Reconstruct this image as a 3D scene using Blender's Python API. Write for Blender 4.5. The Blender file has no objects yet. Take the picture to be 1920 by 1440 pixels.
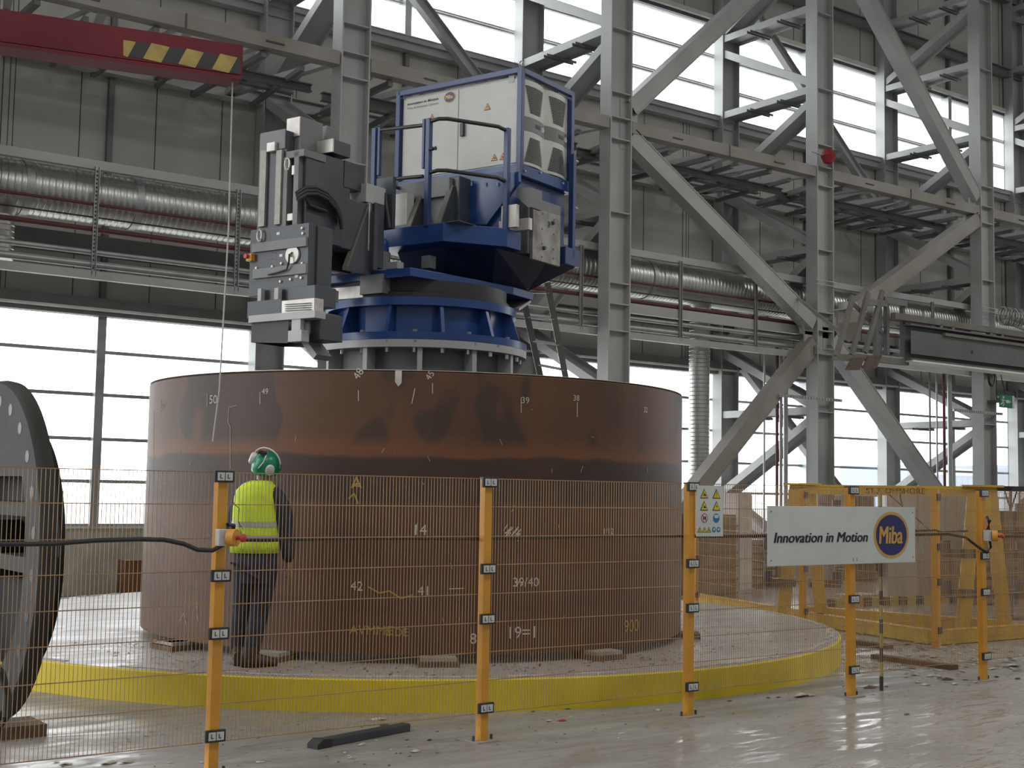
import bpy, bmesh, math, random
from mathutils import Vector, Matrix
random.seed(7)
S = bpy.context.scene
COL = S.collection

# ------------------------------------------------------------------ camera
FPX = 2466.94
YAW, PIT, ROL = math.radians(36.606), math.radians(4.6777), math.radians(0.9707)
CAM = Vector((0, 0, 1.70))
cF = Vector((math.sin(YAW)*math.cos(PIT), math.cos(YAW)*math.cos(PIT), math.sin(PIT)))
_r = Vector((math.cos(YAW), -math.sin(YAW), 0)); _u = _r.cross(cF)
cR = math.cos(ROL)*_r + math.sin(ROL)*_u
cU = -math.sin(ROL)*_r + math.cos(ROL)*_u
cam = bpy.data.cameras.new('camera'); co = bpy.data.objects.new('camera', cam); COL.objects.link(co)
cam.sensor_fit = 'HORIZONTAL'; cam.sensor_width = 36; cam.lens = FPX/1920*36
cam.clip_start = .05; cam.clip_end = 300
co.matrix_world = Matrix(((cR.x, cU.x, -cF.x, CAM.x), (cR.y, cU.y, -cF.y, CAM.y), (cR.z, cU.z, -cF.z, CAM.z), (0, 0, 0, 1)))
S.camera = co

# ------------------------------------------------------------------ light and exposure
S.view_settings.view_transform = 'Standard'; S.view_settings.look = 'None'
S.view_settings.exposure = 0.12; S.view_settings.gamma = 1; S.view_settings.use_curve_mapping = False
W = bpy.data.worlds.new('overcast'); S.world = W; W.use_nodes = True
nt = W.node_tree; nt.nodes.clear()
tc = nt.nodes.new('ShaderNodeTexCoord'); sp = nt.nodes.new('ShaderNodeSeparateXYZ')
mr = nt.nodes.new('ShaderNodeMapRange'); mr.interpolation_type = 'SMOOTHSTEP'
mr.inputs['From Min'].default_value = -0.15; mr.inputs['From Max'].default_value = 0.35
mr.inputs['To Min'].default_value = 0.30; mr.inputs['To Max'].default_value = 6.0
bg = nt.nodes.new('ShaderNodeBackground'); bg.inputs[0].default_value = (0.965, 0.985, 1.0, 1)
wo = nt.nodes.new('ShaderNodeOutputWorld')
nt.links.new(tc.outputs['Generated'], sp.inputs[0]); nt.links.new(sp.outputs['Y'], mr.inputs['Value'])
nt.links.new(mr.outputs[0], bg.inputs[1]); nt.links.new(bg.outputs[0], wo.inputs[0])

def area(name, loc, rot, sx, sy, power, colr=(1, .97, .92)):
    l = bpy.data.lights.new(name, 'AREA'); l.shape = 'RECTANGLE'; l.size = sx; l.size_y = sy; l.energy = power; l.color = colr
    o = bpy.data.objects.new(name, l); COL.objects.link(o); o.location = loc; o.rotation_euler = rot
    return o
for i, (x, y) in enumerate(((2, 3), (10, 3), (18, 6), (26, 8))):
    area('hall_light', (x, y, 12), (0, 0, 0), 3.0, 1.5, 260)

# ------------------------------------------------------------------ unprojection helpers (pixels of the 1920x1440 frame to real planes)
def ray(x, y): return cF + cR*((x-960)/FPX) - cU*((y-720)/FPX)
def un(x, y, ax, val):
    d = ray(x, y); return CAM + d*((val-CAM[ax])/d[ax])
def gx(x, y, z=0): return un(x, y, 2, z)
def wy(x, y, Y): return un(x, y, 1, Y)
MO = Vector((7.48, 11.7, 0)); MROT = math.radians(19)
MA = Vector((math.cos(MROT), math.sin(MROT), 0)); MB_ = Vector((-math.sin(MROT), math.cos(MROT), 0))
def mloc(P): d = P-MO; return Vector((d.dot(MA), d.dot(MB_), d.z))
def ma(x, y, av): d = ray(x, y); return mloc(CAM + d*(((MO-CAM).dot(MA)+av)/d.dot(MA)))
def mb(x, y, bv): d = ray(x, y); return mloc(CAM + d*(((MO-CAM).dot(MB_)+bv)/d.dot(MB_)))
def mz(x, y, z): return mloc(un(x, y, 2, z))

# ------------------------------------------------------------------ materials
def mat(name, c, rough=.6, metal=0.0, c2=None, scale=4.0, mixlo=.35, mixhi=.7, bump=0.0, bscale=40, stretch=(1, 1, 1), spec=.5, detail=6):
    m = bpy.data.materials.new(name); m.use_nodes = True; n = m.node_tree.nodes; L = m.node_tree.links
    b = n['Principled BSDF']; b.inputs['Base Color'].default_value = (*c, 1); b.inputs['Roughness'].default_value = rough
    b.inputs['Metallic'].default_value = metal; b.inputs['Specular IOR Level'].default_value = spec
    t = n.new('ShaderNodeTexCoord'); mp = n.new('ShaderNodeMapping'); mp.inputs['Scale'].default_value = stretch
    L.new(t.outputs['Object'], mp.inputs[0])
    if c2 is None: c2 = tuple(v*.8 for v in c)
    nz = n.new('ShaderNodeTexNoise'); nz.inputs['Scale'].default_value = scale; nz.inputs['Detail'].default_value = detail
    L.new(mp.outputs[0], nz.inputs['Vector'])
    r = n.new('ShaderNodeMapRange'); r.inputs['From Min'].default_value = mixlo; r.inputs['From Max'].default_value = mixhi
    L.new(nz.outputs['Fac'], r.inputs['Value'])
    mx = n.new('ShaderNodeMix'); mx.data_type = 'RGBA'; mx.inputs[6].default_value = (*c, 1); mx.inputs[7].default_value = (*c2, 1)
    L.new(r.outputs[0], mx.inputs[0]); L.new(mx.outputs[2], b.inputs['Base Color'])
    if bump > 0:
        n2 = n.new('ShaderNodeTexNoise'); n2.inputs['Scale'].default_value = bscale; n2.inputs['Detail'].default_value = 3
        L.new(mp.outputs[0], n2.inputs['Vector']); bp = n.new('ShaderNodeBump'); bp.inputs['Strength'].default_value = bump; bp.inputs['Distance'].default_value = .02
        L.new(n2.outputs['Fac'], bp.inputs['Height']); L.new(bp.outputs[0], b.inputs['Normal'])
    return m
M = {}
M['steel'] = mat('galvanised_grey_paint', (.42, .425, .42), .45, 0, (.35, .355, .355), 1.5)
M['steel_rust'] = mat('grey_paint_dusty', (.33, .32, .30), .6, 0, (.25, .22, .19), 1.2)
M['darksteel'] = mat('dark_grey_paint', (.055, .062, .072), .4, 0, (.04, .046, .055), 3)
M['midgrey'] = mat('mid_grey_paint', (.17, .175, .175), .5, 0, (.13, .135, .135), 3)
M['girder'] = mat('crane_grey_paint', (.12, .13, .125), .5, 0, (.09, .10, .095), 2)
M['panel'] = mat('wall_panel', (.54, .525, .485), .7, 0, (.45, .435, .40), 1.0, stretch=(1, 1, .25))
M['concrete_wall'] = mat('concrete_wall', (.55, .53, .49), .8, 0, (.36, .34, .31), 2, bump=.1)
M['seam'] = mat('panel_seam', (.10, .10, .10), .7)
M['white_strip'] = mat('white_sill', (.75, .73, .68), .5)
M['blue'] = mat('blue_machine_paint', (.018, .06, .215), .3, 0, (.012, .042, .155), 3)
M['blue_dark'] = mat('navy_frame_paint', (.022, .045, .15), .35, 0, (.018, .036, .12), 3)
M['blue_out'] = mat('container_blue', (.07, .20, .50), .5)
M['cab'] = mat('cabinet_light_grey', (.50, .51, .475), .45, 0, (.46, .47, .44), 6)
M['chrome'] = mat('bright_steel', (.62, .61, .58), .3, .8, (.45, .44, .42), 8)
M['lightmetal'] = mat('bright_machined_plate', (.62, .60, .55), .4, .3, (.42, .40, .37), 7)
M['black'] = mat('black_rubber', (.02, .02, .021), .5)
M['blackplastic'] = mat('black_plastic', (.03, .03, .033), .4)
M['yellow'] = mat('safety_yellow', (.66, .31, .035), .45, 0, (.54, .25, .03), 5)
M['kerbyellow'] = mat('kerb_yellow_paint', (.72, .56, .015), .6, 0, (.58, .45, .02), 2, bump=.05)
M['rackyellow'] = mat('rack_yellow_paint', (.68, .42, .04), .5, 0, (.50, .30, .04), 4)
M['wire'] = mat('mesh_wire_tan', (.42, .27, .13), .5, 0, (.30, .17, .09), 3)
M['duct'] = mat('spiral_duct_zinc', (.50, .50, .48), .33, .85, (.40, .40, .38), 3)
M['pipe'] = mat('zinc_pipe', (.42, .43, .43), .4, .5)
M['redpipe'] = mat('red_pipe', (.11, .03, .028), .6)
M['jib'] = mat('jib_red_paint', (.15, .022, .032), .65, 0, (.11, .016, .023), 2, spec=.25)
M['dullstack'] = mat('dull_brown_stack', (.20, .155, .12), .8, 0, (.12, .09, .065), 5)
M['stripey'] = mat('hazard_yellow', (.42, .31, .085), .7, 0, (.30, .22, .07), 9)
M['stripek'] = mat('hazard_black', (.035, .035, .035), .6)
M['sign'] = mat('sign_white', (.60, .63, .61), .5, 0, (.53, .56, .54), 2)
M['navy'] = mat('logo_navy', (.02, .02, .13), .4)
M['gold'] = mat('logo_gold', (.62, .36, .08), .4)
M['ink'] = mat('ink_black', (.012, .012, .03), .5)
M['wood'] = mat('timber', (.16, .10, .06), .8, 0, (.10, .06, .035), 10)
M['chalk'] = mat('chalk_white', (.55, .52, .48), .9)
M['chalky'] = mat('chalk_yellow', (.42, .27, .06), .9)
M['red'] = mat('signal_red', (.50, .03, .03), .4)
M['ballred'] = mat('faded_ball_red', (.30, .02, .025), .45)
M['hulldark'] = mat('navy_underside_shaded', (.008, .014, .05), .4)  # frame navy darkened for the hull underside, its shade put into the colour
M['coverplate'] = mat('scuffed_cover_plate', (.33, .32, .29), .5, .2, (.16, .15, .13), 7)
M['angle'] = mat('dusty_angle_iron', (.17, .165, .14), .6, 0, (.12, .11, .09), 3)
M['green_sign'] = mat('exit_green', (.02, .22, .12), .5)
M['vest'] = mat('hi_vis_yellow', (.62, .80, .03), .7, 0, (.50, .66, .03), 14, bump=.4, bscale=14)
M['reflect'] = mat('reflective_band', (.42, .42, .42), .35)
M['jacket'] = mat('dark_navy_cloth', (.018, .022, .045), .85, 0, (.03, .035, .06), 18, bump=.5, bscale=18)
M['jeans'] = mat('dark_denim', (.014, .018, .032), .85, 0, (.03, .036, .055), 16, bump=.6, bscale=16)
M['boot'] = mat('brown_boot', (.05, .035, .025), .7)
M['skin'] = mat('skin', (.45, .26, .18), .5)
M['helmet'] = mat('helmet_green', (.005, .22, .11), .3)
M['muff'] = mat('muff_white', (.72, .70, .66), .4)
M['warn'] = mat('warning_yellow', (.75, .60, .02), .5)
M['warno'] = mat('warning_orange', (.80, .36, .06), .5)
M['signblue'] = mat('mandatory_blue', (.03, .18, .42), .5)
M['rustbrown'] = mat('rust_brown', (.17, .075, .035), .8, 0, (.09, .04, .02), 4, bump=.2)
M['hub'] = mat('cast_iron_grey', (.045, .044, .040), .7, 0, (.03, .03, .028), 2.2, bump=.1, spec=.2)
M['hubin'] = mat('cast_iron_dark', (.018, .018, .017), .7, 0, spec=.2)
M['flapbrown'] = mat('brown_rubber_flap', (.12, .085, .06), .7, 0, (.08, .055, .04), 8)
M['guide'] = mat('scraped_guide_steel', (.30, .285, .26), .45, .2, (.22, .21, .19), 12)
M['alu'] = mat('aluminium', (.60, .60, .57), .35, .6)
M['flake'] = mat('paper_scrap', (.55, .52, .46), .9, 0, (.32, .28, .23), 20)
M['flaked'] = mat('dark_scrap', (.07, .065, .06), .8)
M['greybox'] = mat('grey_cabinet_paint', (.33, .30, .26), .6, 0, (.28, .25, .22), 3)
M['whitebox'] = mat('white_cabinet_paint', (.62, .62, .62), .5)
M['bluebar'] = mat('dark_blue_channel', (.025, .04, .09), .5)

def rust_mat():
    m = bpy.data.materials.new('rusty_rolled_plate'); m.use_nodes = True; n = m.node_tree.nodes; L = m.node_tree.links
    b = n['Principled BSDF']; b.inputs['Roughness'].default_value = .55; b.inputs['Specular IOR Level'].default_value = .45
    t = n.new('ShaderNodeTexCoord')
    def noise(scale, st=(1, 1, 1), det=6):
        mp = n.new('ShaderNodeMapping'); mp.inputs['Scale'].default_value = st; L.new(t.outputs['Object'], mp.inputs[0])
        z = n.new('ShaderNodeTexNoise'); z.inputs['Scale'].default_value = scale; z.inputs['Detail'].default_value = det
        L.new(mp.outputs[0], z.inputs['Vector']); return z.outputs['Fac']
    def rng(v, a, c, lo=0, hi=1):
        r = n.new('ShaderNodeMapRange'); r.inputs['From Min'].default_value = a; r.inputs['From Max'].default_value = c
        r.inputs['To Min'].default_value = lo; r.inputs['To Max'].default_value = hi; L.new(v, r.inputs['Value']); return r.outputs[0]
    def mth(op, a, c):
        x = n.new('ShaderNodeMath'); x.operation = op
        for i, v in enumerate((a, c)):
            if isinstance(v, (int, float)): x.inputs[i].default_value = v
            else: L.new(v, x.inputs[i])
        return x.outputs[0]
    def mix(f, A, Bc):
        mx = n.new('ShaderNodeMix'); mx.data_type = 'RGBA'; L.new(f, mx.inputs[0])
        for i, v in ((6, A), (7, Bc)):
            if isinstance(v, tuple): mx.inputs[i].default_value = (*v, 1)
            else: L.new(v, mx.inputs[i])
        return mx.outputs[2]
    s = n.new('ShaderNodeSeparateXYZ'); L.new(t.outputs['Object'], s.inputs[0]); z = s.outputs['Z']
    base = mix(rng(noise(1.1), .35, .65), (.105, .046, .022), (.066, .031, .018))
    base = mix(rng(noise(3.0, (1, 1, .12)), .5, .75, 0, .6), base, (.135, .05, .02))          # vertical runs
    wob = mth('MULTIPLY', mth('SUBTRACT', noise(1.5), .5), .16)
    zz = mth('ADD', z, wob)
    band = mth('MULTIPLY', rng(zz, 1.84, 1.90), rng(zz, 2.10, 2.04))                           # bright rust seam strip
    band0 = mth('MULTIPLY', rng(zz, 1.98, 2.0), rng(zz, 2.2, 2.05))
    base = mix(mth('MULTIPLY', band0, .55), base, (.19, .07, .026))
    dark = mth('MULTIPLY', rng(zz, 1.56, 1.62), rng(zz, 2.0, 1.96))
    base = mix(mth('MULTIPLY', dark, rng(noise(.9), .3, .5, .5, .85)), base, (.040, .025, .020))
    # mill-scale patches on the top strake
    pt = mth('MULTIPLY', rng(noise(1.7, (1, 1, .6), 2), .56, .60), rng(z, 2.05, 2.15))
    base = mix(mth('MULTIPLY', pt, .75), base, (.040, .026, .020))
    low = mth('MULTIPLY', rng(zz, .66, .70), rng(zz, .82, .76))
    base = mix(mth('MULTIPLY', low, .5), base, (.045, .026, .020))
    low2 = rng(zz, 1.6, 1.5)
    base = mix(mth('MULTIPLY', low2, .35), base, (.095, .042, .026))
    base = mix(rng(noise(38, (1, 1, .6), 3), .70, .80, 0, .35), base, (.30, .20, .14))           # scratches
    L.new(base, b.inputs['Base Color'])
    bp = n.new('ShaderNodeBump'); bp.inputs['Strength'].default_value = .15; bp.inputs['Distance'].default_value = .01
    L.new(noise(60), bp.inputs['Height']); L.new(bp.outputs[0], b.inputs['Normal'])
    return m
M['pile'] = rust_mat()

def floor_mat(name, c, c2, c3, r0, r1, wet, aisle=False):
    m = bpy.data.materials.new(name); m.use_nodes = True; n = m.node_tree.nodes; L = m.node_tree.links
    b = n['Principled BSDF']; t = n.new('ShaderNodeTexCoord')
    def noise(scale, st=(1, 1, 1), det=6, dist=0):
        mp = n.new('ShaderNodeMapping'); mp.inputs['Scale'].default_value = st; mp.inputs['Rotation'].default_value = (0, 0, .1)
        L.new(t.outputs['Object'], mp.inputs[0])
        z = n.new('ShaderNodeTexNoise'); z.inputs['Scale'].default_value = scale; z.inputs['Detail'].default_value = det; z.inputs['Distortion'].default_value = dist
        L.new(mp.outputs[0], z.inputs['Vector']); return z.outputs['Fac']
    def rng(v, a, d, lo=0, hi=1):
        r = n.new('ShaderNodeMapRange'); r.inputs['From Min'].default_value = a; r.inputs['From Max'].default_value = d
        r.inputs['To Min'].default_value = lo; r.inputs['To Max'].default_value = hi; L.new(v, r.inputs['Value']); return r.outputs[0]
    def mix(f, A, B2):
        mx = n.new('ShaderNodeMix'); mx.data_type = 'RGBA'; L.new(f, mx.inputs[0])
        for i, v in ((6, A), (7, B2)):
            if isinstance(v, tuple): mx.inputs[i].default_value = (*v, 1)
            else: L.new(v, mx.inputs[i])
        return mx.outputs[2]
    col = mix(rng(noise(.8), .35, .65), c, c2)
    col = mix(rng(noise(14, (1, 1, 1), 8), .55, .75, 0, .6), col, c3)
    col = mix(rng(noise(2.2, (.25, 2.5, 1), 5, .6), .55, .75, 0, .35), col, tuple(v*1.35 for v in c))
    L.new(col, b.inputs['Base Color'])
    base_r = rng(noise(2.6, (.5, 1.6, 1), 6, 1.2), .42, .62, r0, r1)
    if aisle:
        sx = n.new('ShaderNodeSeparateXYZ'); L.new(t.outputs['Object'], sx.inputs[0])
        m1 = rng(sx.outputs['X'], 5.2, 6.6); m2 = rng(sx.outputs['Y'], 7.15, 6.7); mm = n.new('ShaderNodeMath'); mm.operation = 'MULTIPLY'; L.new(m1, mm.inputs[0]); L.new(m2, mm.inputs[1])
        pz = rng(noise(3.2, (.8, 3.2, 1), 8, .9), .50, .58); m3 = n.new('ShaderNodeMath'); m3.operation = 'MULTIPLY'; L.new(mm.outputs[0], m3.inputs[0]); L.new(pz, m3.inputs[1])
        f1 = rng(sx.outputs['X'], 12.6, 14.5); f2 = rng(sx.outputs['Y'], 10.0, 12.0); f3 = n.new('ShaderNodeMath'); f3.operation = 'MULTIPLY'; L.new(f1, f3.inputs[0]); L.new(f2, f3.inputs[1])
        mxr = n.new('ShaderNodeMix'); mxr.data_type = 'FLOAT'; L.new(m3.outputs[0], mxr.inputs[0]); L.new(base_r, mxr.inputs[2]); mxr.inputs[3].default_value = .13
        my = n.new('ShaderNodeMix'); my.data_type = 'FLOAT'; L.new(f3.outputs[0], my.inputs[0]); L.new(mxr.outputs[0], my.inputs[2]); my.inputs[3].default_value = .20; L.new(my.outputs[0], b.inputs['Roughness'])
    else: L.new(base_r, b.inputs['Roughness'])
    bp = n.new('ShaderNodeBump'); bp.inputs['Strength'].default_value = wet; bp.inputs['Distance'].default_value = .012
    L.new(noise(9, (.6, 2, 1), 8, .8), bp.inputs['Height']); L.new(bp.outputs[0], b.inputs['Normal'])
    return m
M['floor'] = floor_mat('worn_concrete_floor', (.31, .295, .27), (.25, .235, .215), (.18, .165, .15), .62, .30, .16, True)
M['deck'] = floor_mat('platform_concrete', (.36, .335, .315), (.29, .265, .25), (.20, .18, .17), .55, .36, .15)

def glass_mat():
    m = bpy.data.materials.new('translucent_glazing'); m.use_nodes = True; n = m.node_tree.nodes; L = m.node_tree.links
    n.clear(); o = n.new('ShaderNodeOutputMaterial'); tr = n.new('ShaderNodeBsdfTransparent'); tr.inputs[0].default_value = (.94, .965, .97, 1)
    tl = n.new('ShaderNodeBsdfTranslucent'); tl.inputs[0].default_value = (.9, .93, .93, 1)
    gl = n.new('ShaderNodeBsdfGlossy'); gl.inputs['Roughness'].default_value = .15
    m1 = n.new('ShaderNodeMixShader'); m1.inputs[0].default_value = .22; m2 = n.new('ShaderNodeMixShader'); m2.inputs[0].default_value = .04
    L.new(tr.outputs[0], m1.inputs[1]); L.new(tl.outputs[0], m1.inputs[2]); L.new(m1.outputs[0], m2.inputs[1]); L.new(gl.outputs[0], m2.inputs[2]); L.new(m2.outputs[0], o.inputs[0])
    return m
M['glass'] = glass_mat()

# ------------------------------------------------------------------ mesh helpers
def link(name, me, parent=None):
    o = bpy.data.objects.new(name, me); COL.objects.link(o)
    if parent is not None: o.parent = parent
    return o
def tag(o, label=None, cat=None, group=None, kind=None):
    if label: o['label'] = label
    if cat: o['category'] = cat
    if group: o['group'] = group
    if kind: o['kind'] = kind
    return o
def thing(name, label, cat, loc=(0, 0, 0), rz=0, group=None):
    o = link(name, None); o.location = loc; o.rotation_euler = (0, 0, rz); tag(o, label, cat, group); return o
def obj(name, bm, m, parent=None, smooth=False, bevel=0):
    bmesh.ops.recalc_face_normals(bm, faces=bm.faces[:])
    me = bpy.data.meshes.new(name); bm.to_mesh(me); bm.free()
    ms = m if isinstance(m, (list, tuple)) else [m]
    for k in ms: me.materials.append(M[k] if isinstance(k, str) else k)
    if smooth:
        for p in me.polygons: p.use_smooth = True
        try: me.set_sharp_from_angle(angle=math.radians(40))
        except Exception: pass
    o = link(name, me, parent)
    if bevel:
        bv = o.modifiers.new('bevel', 'BEVEL'); bv.width = bevel; bv.segments = 2; bv.limit_method = 'ANGLE'
    return o
def struct(name, bm, m, parent=None, **k):
    o = obj(name, bm, m, parent, **k)
    if parent is None: o['kind'] = 'structure'
    return o
def B(): return bmesh.new()
def box(bm, x0, x1, y0, y1, z0, z1, mi=0):
    v = [bm.verts.new((x, y, z)) for z in (z0, z1) for y in (y0, y1) for x in (x0, x1)]
    for f in ((0, 1, 3, 2), (4, 5, 7, 6), (0, 1, 5, 4), (2, 3, 7, 6), (0, 2, 6, 4), (1, 3, 7, 5)):
        bm.faces.new([v[i] for i in f]).material_index = mi
    return bm
def obox(bm, c, ex, ey, ez, mi=0):
    c = Vector(c); ex, ey, ez = Vector(ex), Vector(ey), Vector(ez)
    v = [bm.verts.new(c+a*ex+b*ey+d*ez) for d in (-.5, .5) for b in (-.5, .5) for a in (-.5, .5)]
    for f in ((0, 1, 3, 2), (4, 5, 7, 6), (0, 1, 5, 4), (2, 3, 7, 6), (0, 2, 6, 4), (1, 3, 7, 5)):
        bm.faces.new([v[i] for i in f]).material_index = mi
def beam(bm, p, q, w, h, side=None, mi=0):
    """solid bar from p to q; w along side, h across"""
    p, q = Vector(p), Vector(q); d = q-p
    if side is None: side = Vector((0, 0, 1)) if abs(d.normalized().z) < .95 else Vector((1, 0, 0))
    s = Vector(side); s = (s-d.normalized()*s.dot(d.normalized())).normalized(); t = d.normalized().cross(s)
    obox(bm, (p+q)/2, d, s*w, t*h, mi)
def hbeam(bm, p, q, ddir, depth, width, tf=.02, mi=0):
    """H section: flanges face ddir"""
    p, q = Vector(p), Vector(q); d = (q-p).normalized(); s = Vector(ddir); s = (s-d*s.dot(d)).normalized(); t = d.cross(s)
    for k in (-1, 1):
        o = s*(k*(depth/2-tf/2)); obox(bm, (p+q)/2+o, q-p, s*tf, t*width, mi)
    obox(bm, (p+q)/2, q-p, s*(depth-2*tf), t*tf*.8, mi)
def tube(bm, pts, r, seg=8, mi=0, closed=False):
    pts = [Vector(p) for p in pts]; rings = []
    n = len(pts)
    for i, p in enumerate(pts):
        a = pts[i-1] if (i > 0 or closed) else p; c = pts[(i+1) % n] if (i < n-1 or closed) else p
        d = (c-a).normalized(); u = Vector((0, 0, 1)) if abs(d.z) < .9 else Vector((1, 0, 0)); s = d.cross(u).normalized(); t = d.cross(s)
        rr = r[i] if isinstance(r, (list, tuple)) else r
        rings.append([bm.verts.new(p+(s*math.cos(6.2832*k/seg)+t*math.sin(6.2832*k/seg))*rr) for k in range(seg)])
    for i in range(n if closed else n-1):
        A, Bq = rings[i], rings[(i+1) % n]
        for k in range(seg): bm.faces.new((A[k], A[(k+1) % seg], Bq[(k+1) % seg], Bq[k])).material_index = mi
    if not closed:
        bm.faces.new(rings[0]).material_index = mi; bm.faces.new(rings[-1][::-1]).material_index = mi
def lathe(bm, prof, seg=64, c=(0, 0, 0), a0=0, a1=360, mi=0, close=True, closedprof=False):
    """profile of (r,z)"""
    c = Vector(c); full = abs(a1-a0) >= 359.9; n = seg if full else seg+1; R = []
    for i in range(n):
        a = math.radians(a0+(a1-a0)*i/seg); R.append([bm.verts.new(c+Vector((r*math.cos(a), r*math.sin(a), z))) for r, z in prof])
    m = len(prof)
    for i in range(seg):
        A, Bq = R[i], R[(i+1) % n]
        for k in range(m if closedprof else m-1):
            bm.faces.new((A[k], A[(k+1) % m], Bq[(k+1) % m], Bq[k])).material_index = mi
    if close and full and not closedprof:
        for k in (0, -1):
            if prof[k][0] > 1e-4: bm.faces.new([R[i][k] for i in range(n)]).material_index = mi
def prism(bm, pts, ext, mi=0):
    ext = Vector(ext); A = [bm.verts.new(Vector(p)) for p in pts]; Bq = [bm.verts.new(Vector(p)+ext) for p in pts]; n = len(pts)
    bm.faces.new(A).material_index = mi; bm.faces.new(Bq[::-1]).material_index = mi
    for i in range(n): bm.faces.new((A[i], A[(i+1) % n], Bq[(i+1) % n], Bq[i])).material_index = mi
def loft(bm, secs, seg=16, mi=0, cap=True):
    """secs: (center, rx, ry, axis_x, axis_y)"""
    R = []
    for c, rx, ry, ax, ay in secs:
        c = Vector(c); R.append([bm.verts.new(c+Vector(ax)*rx*math.cos(6.2832*k/seg)+Vector(ay)*ry*math.sin(6.2832*k/seg)) for k in range(seg)])
    for A, Bq in zip(R, R[1:]):
        for k in range(seg): bm.faces.new((A[k], A[(k+1) % seg], Bq[(k+1) % seg], Bq[k])).material_index = mi
    if cap: bm.faces.new(R[0]).material_index = mi; bm.faces.new(R[-1][::-1]).material_index = mi
def text_bm(bm, s, org, ux, uy, h, mi=0, width=None, bold=0.0, shear=0.0, depth=.002, align='LEFT', dup=1, dstep=.0):
    if dup > 1:
        for j in range(dup): text_bm(bm, s, Vector(org)+Vector(ux).normalized()*dstep*(j-(dup-1)/2), ux, uy, h, mi, width, 0, shear, depth+j*.00008, align)
        return
    """text as a mesh laid on the plane org + ux, uy (h = letter height)"""
    cu = bpy.data.curves.new('t', 'FONT'); cu.body = s; cu.size = 1; cu.offset = bold; cu.shear = shear; cu.extrude = 0.0; cu.resolution_u = 3
    cu.align_x = align
    o = bpy.data.objects.new('t', cu); COL.objects.link(o); dg = bpy.context.evaluated_depsgraph_get(); dg.update()
    me = bpy.data.meshes.new_from_object(o.evaluated_get(dg)); bpy.data.objects.remove(o)
    xs = [v.co.x for v in me.vertices]; 
    if not xs: return
    k = h/.7; wx = k if width is None else width/(max(xs)-min(xs))
    x0 = min(xs) if align == 'LEFT' else 0
    org, ux, uy = Vector(org), Vector(ux).normalized(), Vector(uy).normalized(); nn = ux.cross(uy)*depth
    vs = [bm.verts.new(org+ux*((v.co.x-x0)*wx)+uy*(v.co.y*k)+nn) for v in me.vertices]
    for p in me.polygons:
        try: bm.faces.new([vs[i] for i in p.vertices]).material_index = mi
        except ValueError: pass
    bpy.data.meshes.remove(me)
def disc(bm, c, ux, uy, r, seg=32, mi=0, ry=None):
    c, ux, uy = Vector(c), Vector(ux).normalized(), Vector(uy).normalized(); ry = ry or r
    bm.faces.new([bm.verts.new(c+ux*r*math.cos(6.2832*k/seg)+uy*ry*math.sin(6.2832*k/seg)) for k in range(seg)]).material_index = mi
def poly(bm, pts, mi=0): bm.faces.new([bm.verts.new(Vector(p)) for p in pts]).material_index = mi
def copy_tree(o, parent=None):
    c = o.copy(); COL.objects.link(c)
    if parent is not None: c.parent = parent
    for ch in list(o.children): copy_tree(ch, c)
    return c
X_, Y_, Z_ = Vector((1, 0, 0)), Vector((0, 1, 0)), Vector((0, 0, 1))

# ================================================================== SETTING
WY = 19.2
bm = B(); box(bm, -14, 62, -8, 40, -.2, 0); struct('floor', bm, 'floor')
bm = B(); box(bm, -14, 62, -8, 19.4, 21, 21.3); struct('ceiling', bm, 'panel')
XC = [4.06, 9.26, 14.39, 19.60, 24.90, 30.10, 35.30, 40.5]       # column lines
def wall_piece(z0, z1, y0=WY, y1=WY+.2): return (z0, z1, y0, y1)
bm = B()
for z0, z1, mi in ((0, 1.09, 1), (4.20, 9.56, 0), (11.58, 22, 0)):
    box(bm, -12, 60, WY, WY+.2, z0, z1, mi)
box(bm, -12, -6, WY, WY+.2, 1.09, 4.2); box(bm, -12, -6, WY, WY+.2, 9.56, 11.58)
wall = struct('wall_back', bm, ['panel', 'concrete_wall'])
bm = B(); x = -5.0; k = 0
while x < 46:                                                     # vertical panel joints
    for z0, z1 in ((4.4, 9.5), (11.7, 21)):
        box(bm, x, x+.014, WY-.006, WY+.01, z0, z1)
    if k % 4 == 1:
        for dx in (.10, .17): box(bm, x+dx, x+dx+.01, WY-.006, WY+.01, 4.4, 9.5)
    x += 1.12+.05*math.sin(k*2.1); k += 1
struct('panel_joint', bm, 'seam', wall)
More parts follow.
